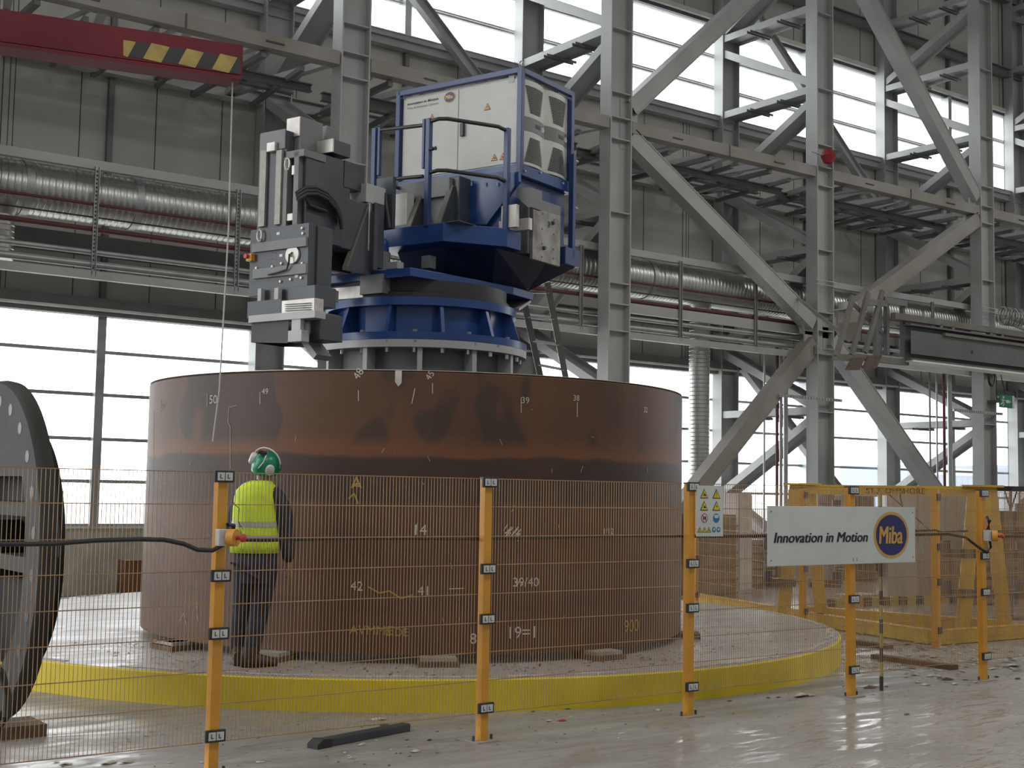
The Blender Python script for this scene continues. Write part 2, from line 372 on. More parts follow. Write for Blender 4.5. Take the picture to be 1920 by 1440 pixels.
# windows, two per bay
edges = []
for i in range(-1, len(XC)-1):
    a = XC[i] if i >= 0 else -1.1; b = XC[i+1]; edges.append((a, b))
n = 0
for (a, b) in edges:
    mid = (a+b)/2-.02
    for z0, z1, bars, kind in ((1.09, 4.2, (1.748, 2.37, 3.025, 3.66), 0), (9.56, 11.58, (10.23, 10.90), 1)):
        n += 1
        bm = B()
        for x, w in ((mid, .13), (a, .06), (b, .06)): box(bm, x-w/2, x+w/2, WY-.10, WY+.12, z0, z1)
        for z in bars:
            if kind: box(bm, a, b, WY+.02, WY+.09, z-.045, z-.015); box(bm, a, b, WY+.02, WY+.09, z+.01, z+.035)
            else: box(bm, a, b, WY+.02, WY+.09, z-.025, z+.025)
        box(bm, a, b, WY-.02, WY+.12, z0-.02, z0+.04)
        w = struct('window_%d' % n, bm, 'pipe')
        bm = B(); poly(bm, [(a, WY+.10, z0), (b, WY+.10, z0), (b, WY+.10, z1), (a, WY+.10, z1)]); obj('pane', bm, 'glass', w)
        if kind == 0:                                             # header of the lower windows
            bm = B(); box(bm, a, b, WY-.28, WY, 4.27, 4.42); box(bm, a, b, WY-.20, WY, 4.17, 4.27); obj('header', bm, 'midgrey', w)
            bm = B(); box(bm, a, b, WY-.30, WY, 4.235, 4.27); obj('drip_strip', bm, 'white_strip', w)
            bm = B(); box(bm, a, b, WY-.06, WY+.02, 1.06, 1.09); obj('sill', bm, 'white_strip', w)
        else:
            bm = B(); hbeam(bm, (a, WY-.14, 9.42), (b, WY-.14, 9.42), Z_, .26, .2); box(bm, a, b, WY-.22, WY-.02, 9.45, 9.56); obj('sill_beam', bm, 'steel', w)
            bm = B(); box(bm, a, b, WY-.12, WY+.02, 11.62, 11.72); obj('header_flashing', bm, 'white_strip', w)
            bm = B(); box(bm, a, b, WY-.05, WY+.02, 11.55, 11.62); obj('header', bm, 'darksteel', w)
t = 0
for (a, b) in edges:                                              # wall posts and girts
    mid = (a+b)/2-.02; t += 1
    bm = B(); box(bm, mid-.04, mid+.04, WY-.10, WY, 4.4, 9.4); box(bm, mid-.04, mid+.04, WY-.10, WY, 11.7, 20)
    for z in (12.62, 14.6, 16.6): hbeam(bm, (a, WY-.2, z), (b, WY-.2, z), Z_, .22, .16)
    hbeam(bm, (a, WY-.2, 5.12), (b, WY-.2, 5.12), Z_, .16, .12)
    struct('trim_%d' % t, bm, 'midgrey')

# ================================================================== STEEL FRAMES ACROSS THE WALL BAY
YF, YW = 16.54, 19.02
names = ['off the left edge behind the cast hub', 'behind the milling head', 'just right of the milling machine', 'with the red ball, middle of the right half',
         'in front of the blue container, near the right edge', 'at the far right edge', 'beyond the right edge', 'furthest down the hall']
def frame(i):
    x = XC[i]; t = thing('column_frame', 'grey steel column pair laced with struts, '+names[i], 'steel frame', (x, YF, 0), 0, 'steel column frames along the wall')
    y0, y1 = 0, YW-YF
    bm = B(); hbeam(bm, (0, 0, 0), (0, 0, 20), X_, .48, .28, .025)
    for z in (1.6, 3.3, 4.4, 4.85, 5.2, 6.4, 7.65, 8.02, 8.45, 9.55, 11.05, 12.6, 14.2, 15.7): box(bm, -.235, .235, -.13, .13, z-.01, z+.01)
    obj('column', bm, 'steel', t)
    bm = B(); hbeam(bm, (0, y1, 0), (0, y1, 20), X_, .50, .26, .025)
    for z in (1.0, 3.35, 6.43, 8.0, 9.55, 11.2, 12.7, 15.7): box(bm, -.24, .24, y1-.12, y1+.12, z-.01, z+.01)
    obj('column', bm, 'steel', t)
    for z in (3.33, 6.43, 9.55, 11.17, 12.7, 14.3):
        bm = B(); hbeam(bm, (0, .1, z), (0, y1-.1, z), X_, .44, .14, .02); obj('strut', bm, 'steel', t)
        bm = B()
        for yy in (.7, 1.5):
            for s in (0, .09): beam(bm, (-.34, yy+s, z-.09), (.34, yy+s, z-.09), .05, .012)
        obj('tie_bar', bm, 'midgrey', t)
    f, w = .08, y1-.08
    for ya, za, yb, zb in ((f, 12.45, w, 11.3), (w, 10.88, f, 9.7), (f, 9.3, w, 8.1), (w, 7.85, f, 6.55), (f, 6.25, w, 4.75), (w, 4.6, f, 3.45), (f, 3.15, w, 1.75), (w, 1.6, f, .3), (w, 14.1, f, 12.9)):
        bm = B(); hbeam(bm, (0, ya, za), (0, yb, zb), X_, .42, .15, .02); obj('brace', bm, 'steel', t)
    bm = B(); box(bm, -.32, .32, -.25, .25, 0, .03); box(bm, -.32, .32, y1-.15, y1+.15, 0, .03); obj('base_plate', bm, 'steel', t)
    return t
for i in range(len(XC)): frame(i)

# horizontal lattice walkways at z 8 between the frames
def walkway(i):
    a, b = XC[i]+.26, XC[i+1]-.26
    where = ['upper left above the red jib', 'above the machine cabinet', 'left of the red ball', 'right of the red ball', 'at the upper right edge', 'beyond the right edge', 'deep down the hall'][i]
    t = thing('lattice_girder', 'horizontal grey lattice girder between columns, '+where, 'girder', ((a+b)/2, YF, 7.9), 0, 'lattice girders at mid height')
    L = (b-a)/2; y1 = YW-YF
    bm = B(); beam(bm, (-L, -.02, 0), (L, -.02, 0), .20, .22, Z_); obj('front_chord', bm, 'steel_rust', t)
    bm = B(); box(bm, -.01, .01, -.14, -.13, -.10, .10); box(bm, -L*.6, -L*.5, -.15, -.13, -.02, 0); box(bm, L*.5, L*.62, -.15, -.13, -.02, 0); obj('splice_plate', bm, 'darksteel', t)
    bm = B(); hbeam(bm, (-L, y1, 0), (L, y1, 0), Z_, .22, .2); obj('rear_chord', bm, 'steel', t)
    bm = B(); hbeam(bm, (-L, y1*.55, -.12), (L, y1*.55, -.12), Z_, .14, .12); hbeam(bm, (-L, y1*.3, -.25), (L, y1*.3, -.25), Z_, .12, .1); obj('inner_chord', bm, 'midgrey', t)
    m = 4
    for k in range(m):
        x0 = -L+2*L*k/m; x1 = -L+2*L*(k+1)/m; xm = (x0+x1)/2
        bm = B(); beam(bm, (x0+.1, .05, -.06), (xm, y1-.1, -.06), .10, .12, Z_); obj('lacing', bm, 'steel', t)
        bm = B(); beam(bm, (xm, y1-.1, -.06), (x1-.1, .05, -.06), .10, .12, Z_); obj('lacing', bm, 'steel', t)
        bm = B(); prism(bm, [(xm-.25, y1-.4, -.2), (xm+.25, y1-.4, -.2), (xm+.12, y1-.1, -.18), (xm-.12, y1-.1, -.18)], (0, 0, .015)); obj('gusset', bm, 'steel', t)
    for k in range(3):
        x = -L+2*L*(k+.5)/3
        bm = B(); beam(bm, (x-.35, .0, -.16), (x-.35, y1, -.16), .08, .08); beam(bm, (x+.3, .1, -.2), (x+.55, y1-.2, -.2), .07, .07); obj('cross_tie', bm, 'midgrey', t)
for i in range(len(XC)-1): walkway(i)

# long diagonals in the column plane
def cb(x): return x
diag = [((14.66, 7.75), (19.32, 4.98), 'running down from the machine-side column to the red-ball column'),
        ((19.34, 4.60), (14.66, .25), 'rising from behind the pile to the red-ball column'),
        ((19.86, 4.72), (24.62, .55), 'falling right from the red-ball column toward the blue container'),
        ((24.64, 7.72), (19.86, 4.95), 'below the lattice girder, rising right behind the crane end frame'),
        ((24.64, 8.18), (19.86, 12.9), 'steep, crossing the upper windows at the right'),
        ((14.66, 8.25), (19.34, 12.5), 'at the top, rising right from the machine-side column')]
for p, q, w in diag:
    P, Q = Vector((p[0], YF, p[1])), Vector((q[0], YF, q[1])); c = (P+Q)/2
    t = thing('diagonal_brace', 'long grey box-section diagonal brace '+w, 'brace', c, 0, 'long diagonal braces between columns')
    d = (Q-P).normalized()
    bm = B(); hbeam(bm, P-c, Q-c, d.cross(Y_), .30, .26, .02); 
    obox(bm, (0, -.11, 0), (Q-P), d.cross(Y_)*.28, Y_*.015)
    obj('bar', bm, 'steel_rust' if w.startswith(('rising from', 'below')) else 'steel', t)
    for e in (P-c, Q-c):
        bm = B(); prism(bm, [e+Vector((-.2, -.02, -.22)), e+Vector((.2, -.02, -.22)), e+Vector((.2, -.02, .22)), e+Vector((-.2, -.02, .22))], (0, .04, 0)); obj('gusset_plate', bm, 'steel', t)
for P, Q, w in (((19.96, 18.8, 12.12), (24.6, 18.8, 8.1), 'behind the red-ball column across the upper window'), ((19.9, 18.8, 4.35), (24.6, 18.8, .4), 'thin, across the lower window right of the spiral downpipe'),
                ((9.6, 18.8, 12.1), (14.1, 18.8, 8.1), 'behind the machine cabinet top')):
    P, Q = Vector(P), Vector(Q); c = (P+Q)/2; t = thing('wall_brace', 'slim grey brace on the wall, '+w, 'brace', c, 0, 'wall plane braces')
    bm = B(); hbeam(bm, P-c, Q-c, (Q-P).cross(Y_), .2, .16, .015); obj('bar', bm, 'steel', t)

# ================================================================== DUCT AND PIPES
XL, XR = 2.0, 41.0
t = thing('spiral_duct', 'large horizontal spiral-wound galvanised air duct along the wall', 'air duct', (0, 17.3, 5.52))
bm = B(); n = 1100; prev = None; R0 = .345
pts = []; x = XL
while x < XR: pts += [(x, R0), (x+.055, R0), (x+.065, R0+.007), (x+.075, R0)]; x += .085
seg = 28; rings = []
for x, r in pts: rings.append([bm.verts.new((x+.03*math.sin(6.2832*k/seg), r*math.cos(6.2832*k/seg), r*math.sin(6.2832*k/seg))) for k in range(seg)])
for A, C2 in zip(rings, rings[1:]):
    for k in range(seg): bm.faces.new((A[k], A[(k+1) % seg], C2[(k+1) % seg], C2[k]))
obj('duct_shell', bm, 'duct', t, smooth=True)
for x in (4.9, 6.35, 10.9, 15.75, 21.3):
    bm = B(); lathe(bm, [(R0+.004, -.05), (R0+.016, -.05), (R0+.016, .05), (R0+.004, .05)], 40, closedprof=True)
    bmesh.ops.rotate(bm, verts=bm.verts, cent=(0, 0, 0), matrix=Matrix.Rotation(math.pi/2, 3, 'Y')); bmesh.ops.translate(bm, verts=bm.verts, vec=(x, 0, 0)); obj('joint_band', bm, 'pipe', t, smooth=True)
for X, lab in ((17.14, 'between the pile and the rising diagonal brace'), (4.62, 'at the upper left edge of the hall')):
    t = thing('downpipe', 'vertical spiral galvanised duct drop, '+lab, 'air duct', (X, 17.3, 0))
    z0 = 0 if X > 10 else 4.55
    bm = B(); prof = []; z = z0
    while z < 5.2: prof += [(.19, z), (.19, z+.05), (.197, z+.058), (.19, z+.066)]; z += .075
    lathe(bm, prof, 24); obj('duct_shell', bm, 'duct', t, smooth=True)
    bm = B(); lathe(bm, [(.19, 5.12), (.26, 5.24), (.28, 5.32)], 24); obj('branch_collar', bm, 'duct', t, smooth=True)
def xpipe(name, label, cat, y, z, r, m, x0=XL, x1=XR, sq=None):
    bm = B()
    if y < 17: y += .50; z = 1.7+(z-1.7)*1.0195
    if sq: box(bm, x0, x1, y-sq[0]/2, y+sq[0]/2, z-sq[1]/2, z+sq[1]/2)
    else:
        for i in range(12): pass
        tube(bm, [(x0, y, z), (x1, y, z)], r, 12)
    return tag(obj(name, bm, m, None, smooth=not sq), label, cat)
xpipe('support_channel', 'long grey steel channel above the spiral duct, hangers bolted to it', 'channel', 16.36, 5.78, 0, 'steel', sq=(.09, .12))
xpipe('sprinkler_pipe', 'thin dark red pipe running across the middle of the spiral duct', 'pipe', 16.33, 5.265, .022, 'redpipe')
xpipe('conduit', 'thin black conduit along the lower edge of the spiral duct', 'pipe', 16.33, 5.10, .011, 'black')
xpipe('red_pipe', 'dark red pipe just under the spiral duct', 'pipe', 16.34, 4.945, .035, 'redpipe')
xpipe('zinc_pipe', 'upper of the two bare zinc pipes under the duct', 'pipe', 16.33, 4.65, .034, 'pipe')
xpipe('zinc_pipe', 'lower of the two bare zinc pipes, thicker, above the bottom channel', 'pipe', 16.33, 4.49, .048, 'pipe')
xpipe('support_channel', 'lowest grey steel channel carrying the pipe hangers', 'channel', 16.30, 4.35, 0, 'steel', sq=(.09, .11))
xpipe('tie_beam', 'pale grey tie beam between columns at duct height, right of the machine', 'beam', 16.34, 4.82, 0, 'steel', 14.7, 19.3, sq=(.08, .17))
xpipe('cable_tray', 'dark grey green cable tray behind the pipe hangers at left', 'cable tray', 18.7, 5.15, 0, 'girder', XL, 14, sq=(.3, .22))
k = 0
for x in (5.574, 7.526, 9.0, 11.8, 13.6, 15.84, 17.73, 21.3, 23.0, 26.8, 28.7):
    xr = x; x = x*1.0195; hy = 16.80
    bm = B(); box(bm, x-.03, x-.022, hy-.045, hy, 4.40, 5.83); box(bm, x+.022, x+.03, hy-.045, hy, 4.40, 5.83); box(bm, x-.03, x+.03, hy-.008, hy, 4.40, 5.83)
    o = obj('pipe_hanger', bm, 'pipe')
    bm = B()
    for q in range(26): box(bm, x-.009, x+.009, hy-.014, hy-.008, 4.43+q*.053, 4.455+q*.053)
    obj('slot_row', bm, 'black', o); x = xr
    where = {5.574: 'leftmost in view', 7.526: 'left of the milling head under the jib end', 15.84: 'first one right of the machine', 17.73: 'just left of the red-ball column brace'}.get(x, 'further along the pipe run')
    tag(o, 'slotted zinc pipe hanger, '+where, 'hanger', 'pipe hangers under the duct')
for x, r, m, l in ((18.53, .02, 'pipe', 'thin'), (18.88, .03, 'redpipe', 'dark red'), (18.99, .03, 'pipe', 'zinc next to the dark red one'), (19.12, .045, 'pipe', 'thick zinc'),
                   (23.61, .02, 'midgrey', 'thin dark'), (23.85, .02, 'pipe', 'thin zinc'), (24.1, .03, 'redpipe', 'dark red'), (24.3, .05, 'pipe', 'thick zinc')):
    bm = B(); tube(bm, [(x, 16.98, 0), (x, 16.98, 4.6)], r, 8)
    tag(obj('riser_pipe', bm, m, None, smooth=True), '%s vertical riser pipe left of the %s column' % (l, 'red-ball' if x < 20 else 'container-side'), 'pipe', 'vertical riser pipes')
for x, lab in ((19.25, 'red-ball'), (24.55, 'container-side')):
    bm = B()
    for q in range(22): box(bm, x-1.0+q*.08, x-1.0+q*.08+.05, 16.35, 16.37, 3.52, 3.56)
    box(bm, x-1.0, x+.78, 16.37, 16.38, 3.51, 3.57)
    tag(obj('slotted_rail', bm, 'chrome'), 'perforated zinc rail across the front of the %s column' % lab, 'rail')
    bm = B()
    for z in (5.72, 5.80, 4.50, 4.42): box(bm, x+.03, x+.62, 16.36, 16.372, z-.006, z+.006)
    box(bm, x+.02, x+.07, 16.34, 16.40, 4.38, 4.55)
    tag(obj('pipe_clamp', bm, 'chrome'), 'zinc threaded-rod clamp around the %s column' % lab, 'clamp')

# ladder leaning inside the pile
t = thing('ladder', 'aluminium ladder leaning out of the rusty pile behind the machine', 'ladder')
b0, b1 = mloc, None
def hp(x, y, d): r_ = ray(x, y); return CAM+r_*d
rails = []
for (x0, y0, x1, y1) in ((1010, 690, 978, 545), (1059, 700, 1029, 545)):
    P = hp(x0, y0, 15.2); Q = hp(x1, y1, 14.8); Q2 = Q+(Q-P)*.1; P2 = P-(Q-P)*1.3; rails.append((P2, Q2))
    bm = B(); beam(bm, P2, Q2, .03, .07, cF); obj('rail', bm, 'alu', t)
for k in range(8):
    f = .04+k*.13; A = rails[0][0].lerp(rails[0][1], f); C2 = rails[1][0].lerp(rails[1][1], f)
    bm = B(); beam(bm, A, C2, .03, .03); obj('rung', bm, 'alu', t)

# ================================================================== PLATFORM AND PILE
t = thing('round_platform', 'round raised concrete platform with a yellow painted kerb under the rusty pile', 'platform', (8.0, 12.85, 0))
bm = B(); lathe(bm, [(4.845, .0), (4.845, .252)], 160); obj('deck', bm, 'deck', t)
bm = B(); lathe(bm, [(4.845, .0), (4.87, .0), (4.868, .24), (4.845, .25)], 160, closedprof=True); obj('kerb', bm, 'kerbyellow', t, smooth=True)
bm = B()
for k in range(160):
    a0 = 6.2832*k/160; r = 4.76+.02*math.sin(k*1.7)
    if random.random() < .7: obox(bm, (r*math.cos(a0), r*math.sin(a0), .256), (.05*math.cos(a0), .05*math.sin(a0), 0), (-math.sin(a0)*.18, math.cos(a0)*.18, 0), (0, 0, .008))
tag(obj('paint_edge', bm, 'flake', t), kind='stuff')
PC = Vector((7.48, 11.7, 0)); PR = 2.75; ZT = 2.71; ZB = .33
t = thing('steel_pile', 'huge open rusty steel pile section standing on blocks, chalk numbers on it', 'pile section', PC)
bm = B(); lathe(bm, [(PR, ZB), (PR, 1.0), (PR, 1.8), (PR, ZT-.02), (PR-.02, ZT-.002), (PR-.075, ZT-.002), (PR-.08, ZB)], 192, closedprof=True)
obj('shell', bm, 'pile', t, smooth=True)
bm = B(); lathe(bm, [(PR-.07, ZT-.001), (PR-.07, ZT+.004), (PR-.005, ZT+.004), (PR-.005, ZT-.001)], 192, closedprof=True); obj('machined_rim', bm, 'lightmetal', t, smooth=True)
def pcyl(x, y, R=PR):
    d = ray(x, y); o = CAM-PC; A = d.x*d.x+d.y*d.y; Bq = o.x*d.x+o.y*d.y; Q = o.x*o.x+o.y*o.y-R*R; D = Bq*Bq-A*Q
    if D < 0: D = 0
    P = CAM+d*((-Bq-math.sqrt(D))/A); return math.atan2(P.y-PC.y, P.x-PC.x), P.z
def cyl_pt(th, z, R=PR+.003): return Vector((R*math.cos(th), R*math.sin(th), z))
def chalk_text(s, x, y, hpx, m='chalk', rot=0):
    th, z = pcyl(x, y); bm2 = B(); h = hpx/182.; text_bm(bm2, s, (0, 0, 0), (math.cos(rot), math.sin(rot), 0), (-math.sin(rot), math.cos(rot), 0), h, depth=0)
    for v in bm2.verts: v.co = cyl_pt(th+v.co.x/PR, z+v.co.y)
    obj('chalk_mark', bm2, m, t)
def chalk_line(pts, w=.006, m='chalk'):
    bm2 = B(); Q = [pcyl(*p) for p in pts]
    for (t0, z0), (t1, z1) in zip(Q, Q[1:]):
        n_ = 4
        for k in range(n_):
            a = (t0+(t1-t0)*k/n_, z0+(z1-z0)*k/n_); c = (t0+(t1-t0)*(k+1)/n_, z0+(z1-z0)*(k+1)/n_)
            A, C2 = cyl_pt(*a), cyl_pt(*c)
            if (C2-A).length > 1e-5: beam(bm2, A, C2, w, .002, cyl_pt(a[0], 0).normalized().cross(C2-A))
    obj('chalk_mark', bm2, m, t)
chalk_text('50', 393, 757, 14); chalk_line([(389, 738), (389, 762)]); chalk_text('49', 491, 739, 9); chalk_line([(488, 735), (488, 758)])
chalk_text('48', 672, 713, 12, rot=1.0); chalk_line([(672, 732), (672, 752)]); chalk_text('51', 303, 768, 12); chalk_line([(302, 750), (302, 772)])
chalk_text('45', 806, 714, 10, rot=1.0); chalk_line([(811, 718), (811, 738)]); chalk_line([(778, 728), (772, 757)]); chalk_line([(977, 745), (977, 774)]); chalk_text('39', 978, 756, 10)
chalk_text('38', 1075, 751, 9); chalk_line([(1082, 754), (1082, 782)]); chalk_text('32', 1207, 773, 9); chalk_line([(430, 764), (428, 790), (432, 800), (432, 880)], .004); chalk_line([(430, 764), (444, 760)], .004)
chalk_line([(289, 770), (288, 900)], .004)
chalk_text('14', 778, 1003, 16, 'chalk'); chalk_text('42', 657, 1107, 14); chalk_text('39/40', 962, 1100, 14); chalk_text('19=1', 955, 1197, 18); chalk_text('41', 783, 1116, 14); chalk_text('81', 881, 1207, 16)
chalk_text('AVMME', 655, 1189, 14, 'chalky'); chalk_text('SIDE', 725, 1192, 12, 'chalky'); chalk_text('900', 1170, 1186, 20, 'chalky'); chalk_text('A', 658, 915, 18, 'chalky')
chalk_text('1/12', 1132, 1002, 10); chalk_text('7=1', 968, 1100, 8); chalk_line([(842, 1104), (870, 1103)]); chalk_line([(660, 910), (676, 912)], .014, 'chalky'); chalk_line([(654, 935), (664, 925), (672, 945)], .012, 'chalky')
chalk_line([(690, 1100), (712, 1112), (730, 1108), (752, 1122), (775, 1115)], .012, 'chalky')
chalk_line([(335, 1080), (334, 1110)], .005); chalk_line([(293, 975), (291, 1010), (294, 1040)], .005); chalk_line([(370, 1085), (368, 1120), (372, 1165)], .004); chalk_line([(335, 1168), (345, 1150), (350, 1172)], .004)
for k in range(26):
    x = 940+random.random()*30; y = 995+random.random()*20; chalk_line([(x, y), (x+8, y-3-random.random()*10)], .006)
for k in range(34):                                               # stray scratches
    x = random.uniform(290, 1270); y = random.uniform(760, 1200); chalk_line([(x, y), (x+random.uniform(-6, 6), y+random.uniform(-14, 14))], .0025)
bm = B()
for (x0, y0, x1, y1) in ((741, 700, 753, 722),):
    a, z0_ = pcyl(x0, y0); c, z1_ = pcyl(x1, y1)
    zt = ZT-.005
    prism(bm, [cyl_pt(a, zt), cyl_pt(c, zt), cyl_pt(c, 2.60), cyl_pt((a+c)/2, 2.57), cyl_pt(a, 2.61)], cyl_pt((a+c)/2, 0).normalized()*.002)
obj('ground_patch', bm, 'lightmetal', t)
# blocks under the pile
blk = []
for i, (x, y, lab) in enumerate(((252, 1178, 'furthest left, sticking out at the left edge of the pile'), (335, 1203, 'left one near the yellow post'), (513, 1221, 'beside the right boot of the worker'), (820, 1233, 'left of the second yellow fence post'),
                                 (1120, 1218, 'between the second and third yellow fence posts'), (1303, 1182, 'right edge of the pile'))):
    th, _ = pcyl(min(max(x, 275), 1285), y); r = 2.78
    if x == 252: th = math.radians(-172)
    if x == 1303: th = math.radians(-42)
    o = thing('support_block', 'flat block under the pile, '+lab, 'block', PC+Vector((r*math.cos(th), r*math.sin(th), .252)), th, 'blocks under the pile')
    bm = B(); box(bm, -.16, .16, -.17, .17, 0, .045); obj('lower_plate', bm, 'wood', o)
    bm = B(); box(bm, -.19, .13, -.15, .15, .045, .076); obj('upper_plate', bm, 'steel_rust', o)

# ================================================================== FLANGE MILLING MACHINE
mc = thing('milling_machine', 'blue and grey flange milling machine mounted inside the rusty pile', 'machine', MO, MROT)
def mobj(name, bm, m, parent=mc, **k): return obj(name, bm, m, parent, **k)
bm = B(); lathe(bm, [(.93, .6), (.93, 3.09)], 72); mobj('support_tube', bm, 'midgrey', smooth=True)
bm = B(); lathe(bm, [(.80, 3.09), (1.115, 3.09), (1.12, 3.165), (.80, 3.165)], 96, closedprof=True); fl = mobj('lower_flange', bm, 'steel', smooth=True)
for k in range(12):
    a = math.radians(8+30*k); c, s = math.cos(a), math.sin(a)
    bm = B(); obox(bm, (1.0*c, 1.0*s, 2.5), (.16*c, .16*s, 0), (-.05*s, .05*c, 0), (0, 0, 1.18)); mobj('support_rib', bm, 'steel')
bm = B()
for k in range(4):
    a = math.radians(45+90*k); c, s = math.cos(a), math.sin(a); beam(bm, (.8*c, .8*s, 1.2), (2.6*c, 2.6*s, 1.2), .3, .3)
mobj('clamping_leg', bm, 'midgrey')
bm = B(); lathe(bm, [(.80, 3.168), (1.118, 3.168), (1.12, 3.24), (.80, 3.24)], 96, closedprof=True); mobj('blue_base_flange', bm, 'blue', smooth=True)
bm = B(); lathe(bm, [(.90, 3.24), (.90, 3.52)], 16); mobj('pedestal_drum', bm, 'blue')
bm = B(); lathe(bm, [(.70, 3.52), (1.005, 3.52), (1.01, 3.60), (.70, 3.60)], 96, closedprof=True); mobj('blue_top_flange', bm, 'blue', smooth=True)
for k in range(12):
    a = math.radians(20+30*k); c, s = math.cos(a), math.sin(a); q = Vector((-s, c, 0))*.035
    bm = B(); P = [Vector((.88*c, .88*s, 3.24)), Vector((1.085*c, 1.085*s, 3.24)), Vector((.985*c, .985*s, 3.52)), Vector((.88*c, .88*s, 3.52))]
    prism(bm, [p-q/2 for p in P], q); mobj('pedestal_rib', bm, 'blue')
for k in range(24):
    a = math.radians(15*k+5); c, s = math.cos(a), math.sin(a)
    bm = B(); lathe(bm, [(.020, 3.045), (.022, 3.09)], 6, (1.045*c, 1.045*s, 0)); mobj('flange_bolt', bm, 'chrome')
    if k % 2: continue
    bm = B(); lathe(bm, [(.026, 3.24), (.024, 3.27)], 6, (1.05*c, 1.05*s, 0)); mobj('bolt_head', bm, 'midgrey')
def flange_text(s, x, y, h):
    d = ray(x, y); o_ = CAM-MO; R_ = 1.12; A = d.x**2+d.y**2; Bq = o_.x*d.x+o_.y*d.y; Q = o_.x**2+o_.y**2-R_*R_; P = CAM+d*((-Bq-math.sqrt(Bq*Bq-A*Q))/A)
    l = mloc(P); th = math.atan2(l.y, l.x); bm2 = B(); text_bm(bm2, s, (0, 0, 0), X_, Y_, h, depth=0)
    for v in bm2.verts: v.co = Vector(((R_+.002)*math.cos(th+v.co.x/R_), (R_+.002)*math.sin(th+v.co.x/R_), l.z+v.co.y))
    obj('flange_number', bm2, 'ink', mc)
flange_text('6', 724, 640, .022); flange_text('16', 776, 641, .022); flange_text('2', 890, 647, .022); flange_text('24', 932, 650, .022)
bm = B(); lathe(bm, [(.93, 3.60), (.93, 3.66), (.90, 3.67), (.90, 3.785)], 72); mobj('slewing_ring', bm, 'black', smooth=True)
# turning plate
zp = 3.87
P = [(-.95, -.60), (-.52, -.68), (.55, -.80), (.98, -.77), (.98, .74), (.5, .86), (-.5, .86), (-.95, .60)]
bm = B(); prism(bm, [(x, y, zp-.085) for x, y in P], (0, 0, .085)); mobj('turning_plate', bm, 'blue', bevel=.006)
bm = B(); prism(bm, [(-.93, .60, zp-.25), (-.93, .02, zp-.25), (-.6, .02, zp-.12), (-.6, .60, zp-.12)], (0, 0, .12)); mobj('plate_underside_wedge', bm, 'lightmetal')
bm = B(); prism(bm, [(.95, -.76, zp-.085), (.95, -.2, zp-.085), (.75, -.2, zp-.2), (.75, -.74, zp-.2)], (.0, 0, -.03)); mobj('plate_end_wedge', bm, 'lightmetal')
# helpers: boxes from pixels on a local plane
def abox(name, x0, y0, x1, y1, av, dep, m, parent=mc, bevel=.004, **k):
    p, q = ma(x0, y0, av), ma(x1, y1, av); b0_, b1_ = sorted((p.y, q.y)); z0_, z1_ = sorted((p.z, q.z))
    bm2 = B(); box(bm2, av, av+dep, b0_, b1_, z0_, z1_); return mobj(name, bm2, m, parent, bevel=bevel, **k)
def bbox_(name, x0, y0, x1, y1, bv, dep, m, parent=mc, bevel=.004):
    p, q = mb(x0, y0, bv), mb(x1, y1, bv); a0_, a1_ = sorted((p.x, q.x)); z0_, z1_ = sorted((p.z, q.z))
    bm2 = B(); box(bm2, a0_, a1_, bv, bv+dep, z0_, z1_); return mobj(name, bm2, m, parent, bevel=bevel)
# drive motor and counter box on plate
c = mz(703, 508, zp)
bm = B(); lathe(bm, [(.135, zp), (.135, zp+.22)], 32, (-.78, c.y+.12, 0)); mobj('swivel_motor', bm, 'midgrey', smooth=True)
bm = B(); lathe(bm, [(.115, zp+.22), (.12, zp+.235), (.11, zp+.33), (.09, zp+.36)], 32, (-.78, c.y+.12, 0)); mobj('motor_cap', bm, 'blue', smooth=True)
abox('drive_box', 675, 517, 716, 549, -.98, .22, 'midgrey');
abox('plate_clamp', 625, 503, 652, 512, -.9, .12, 'midgrey'); abox('plate_clamp', 722, 492, 745, 503, -.8, .1, 'steel'); abox('plate_clamp', 790, 480, 806, 502, -.5, .1, 'midgrey')
# --- control cabinet
ca0, ca1, cb0, cb1 = .35, 1.35, -.99, .66; cz0, cz1 = 5.13, 6.10
cabn = mc
bm = B(); box(bm, ca0+.03, ca1-.03, cb0+.03, cb1-.04, cz0, cz1); cab = mobj('control_cabinet', bm, 'cab', bevel=.006)
bm = B()
pm = ma(861, 200, ca0+.026).y
box(bm, ca0+.015, ca0+.03, cb0+.035, pm-.004, cz0+.03, cz1-.03); mobj('cabinet_door', bm, 'cab', cab, bevel=.003)
bm = B(); box(bm, ca0+.015, ca0+.03, pm+.004, cb1-.045, cz0+.03, cz1-.03); mobj('cabinet_door', bm, 'cab', cab, bevel=.003)
bm = B(); h0, h1 = ma(864, 232, ca0), ma(870, 255, ca0); box(bm, ca0-.02, ca0+.015, h1.y, h0.y, h1.z, h0.z); mobj('door_handle', bm, 'blackplastic', cab, bevel=.004)
s2 = .045
for a_ in (ca0, ca1):
    for b_ in (cb0, cb1): bm = B(); box(bm, a_-.03, a_+.03, b_-.03, b_+.03, 5.02, 6.17); mobj('frame_post', bm, 'blue_dark', bevel=.004)
bm = B()
for z_ in (6.14,): 
    box(bm, ca0-.03, ca0+.03, cb0, cb1, z_-.03, z_+.03); box(bm, ca1-.03, ca1+.03, cb0, cb1, z_-.03, z_+.03); box(bm, ca0, ca1, cb0-.03, cb0+.03, z_-.03, z_+.03); box(bm, ca0, ca1, cb1-.03, cb1+.03, z_-.03, z_+.03)
mobj('frame_top_rail', bm, 'blue_dark', bevel=.004)
bm = B(); z_ = 5.07
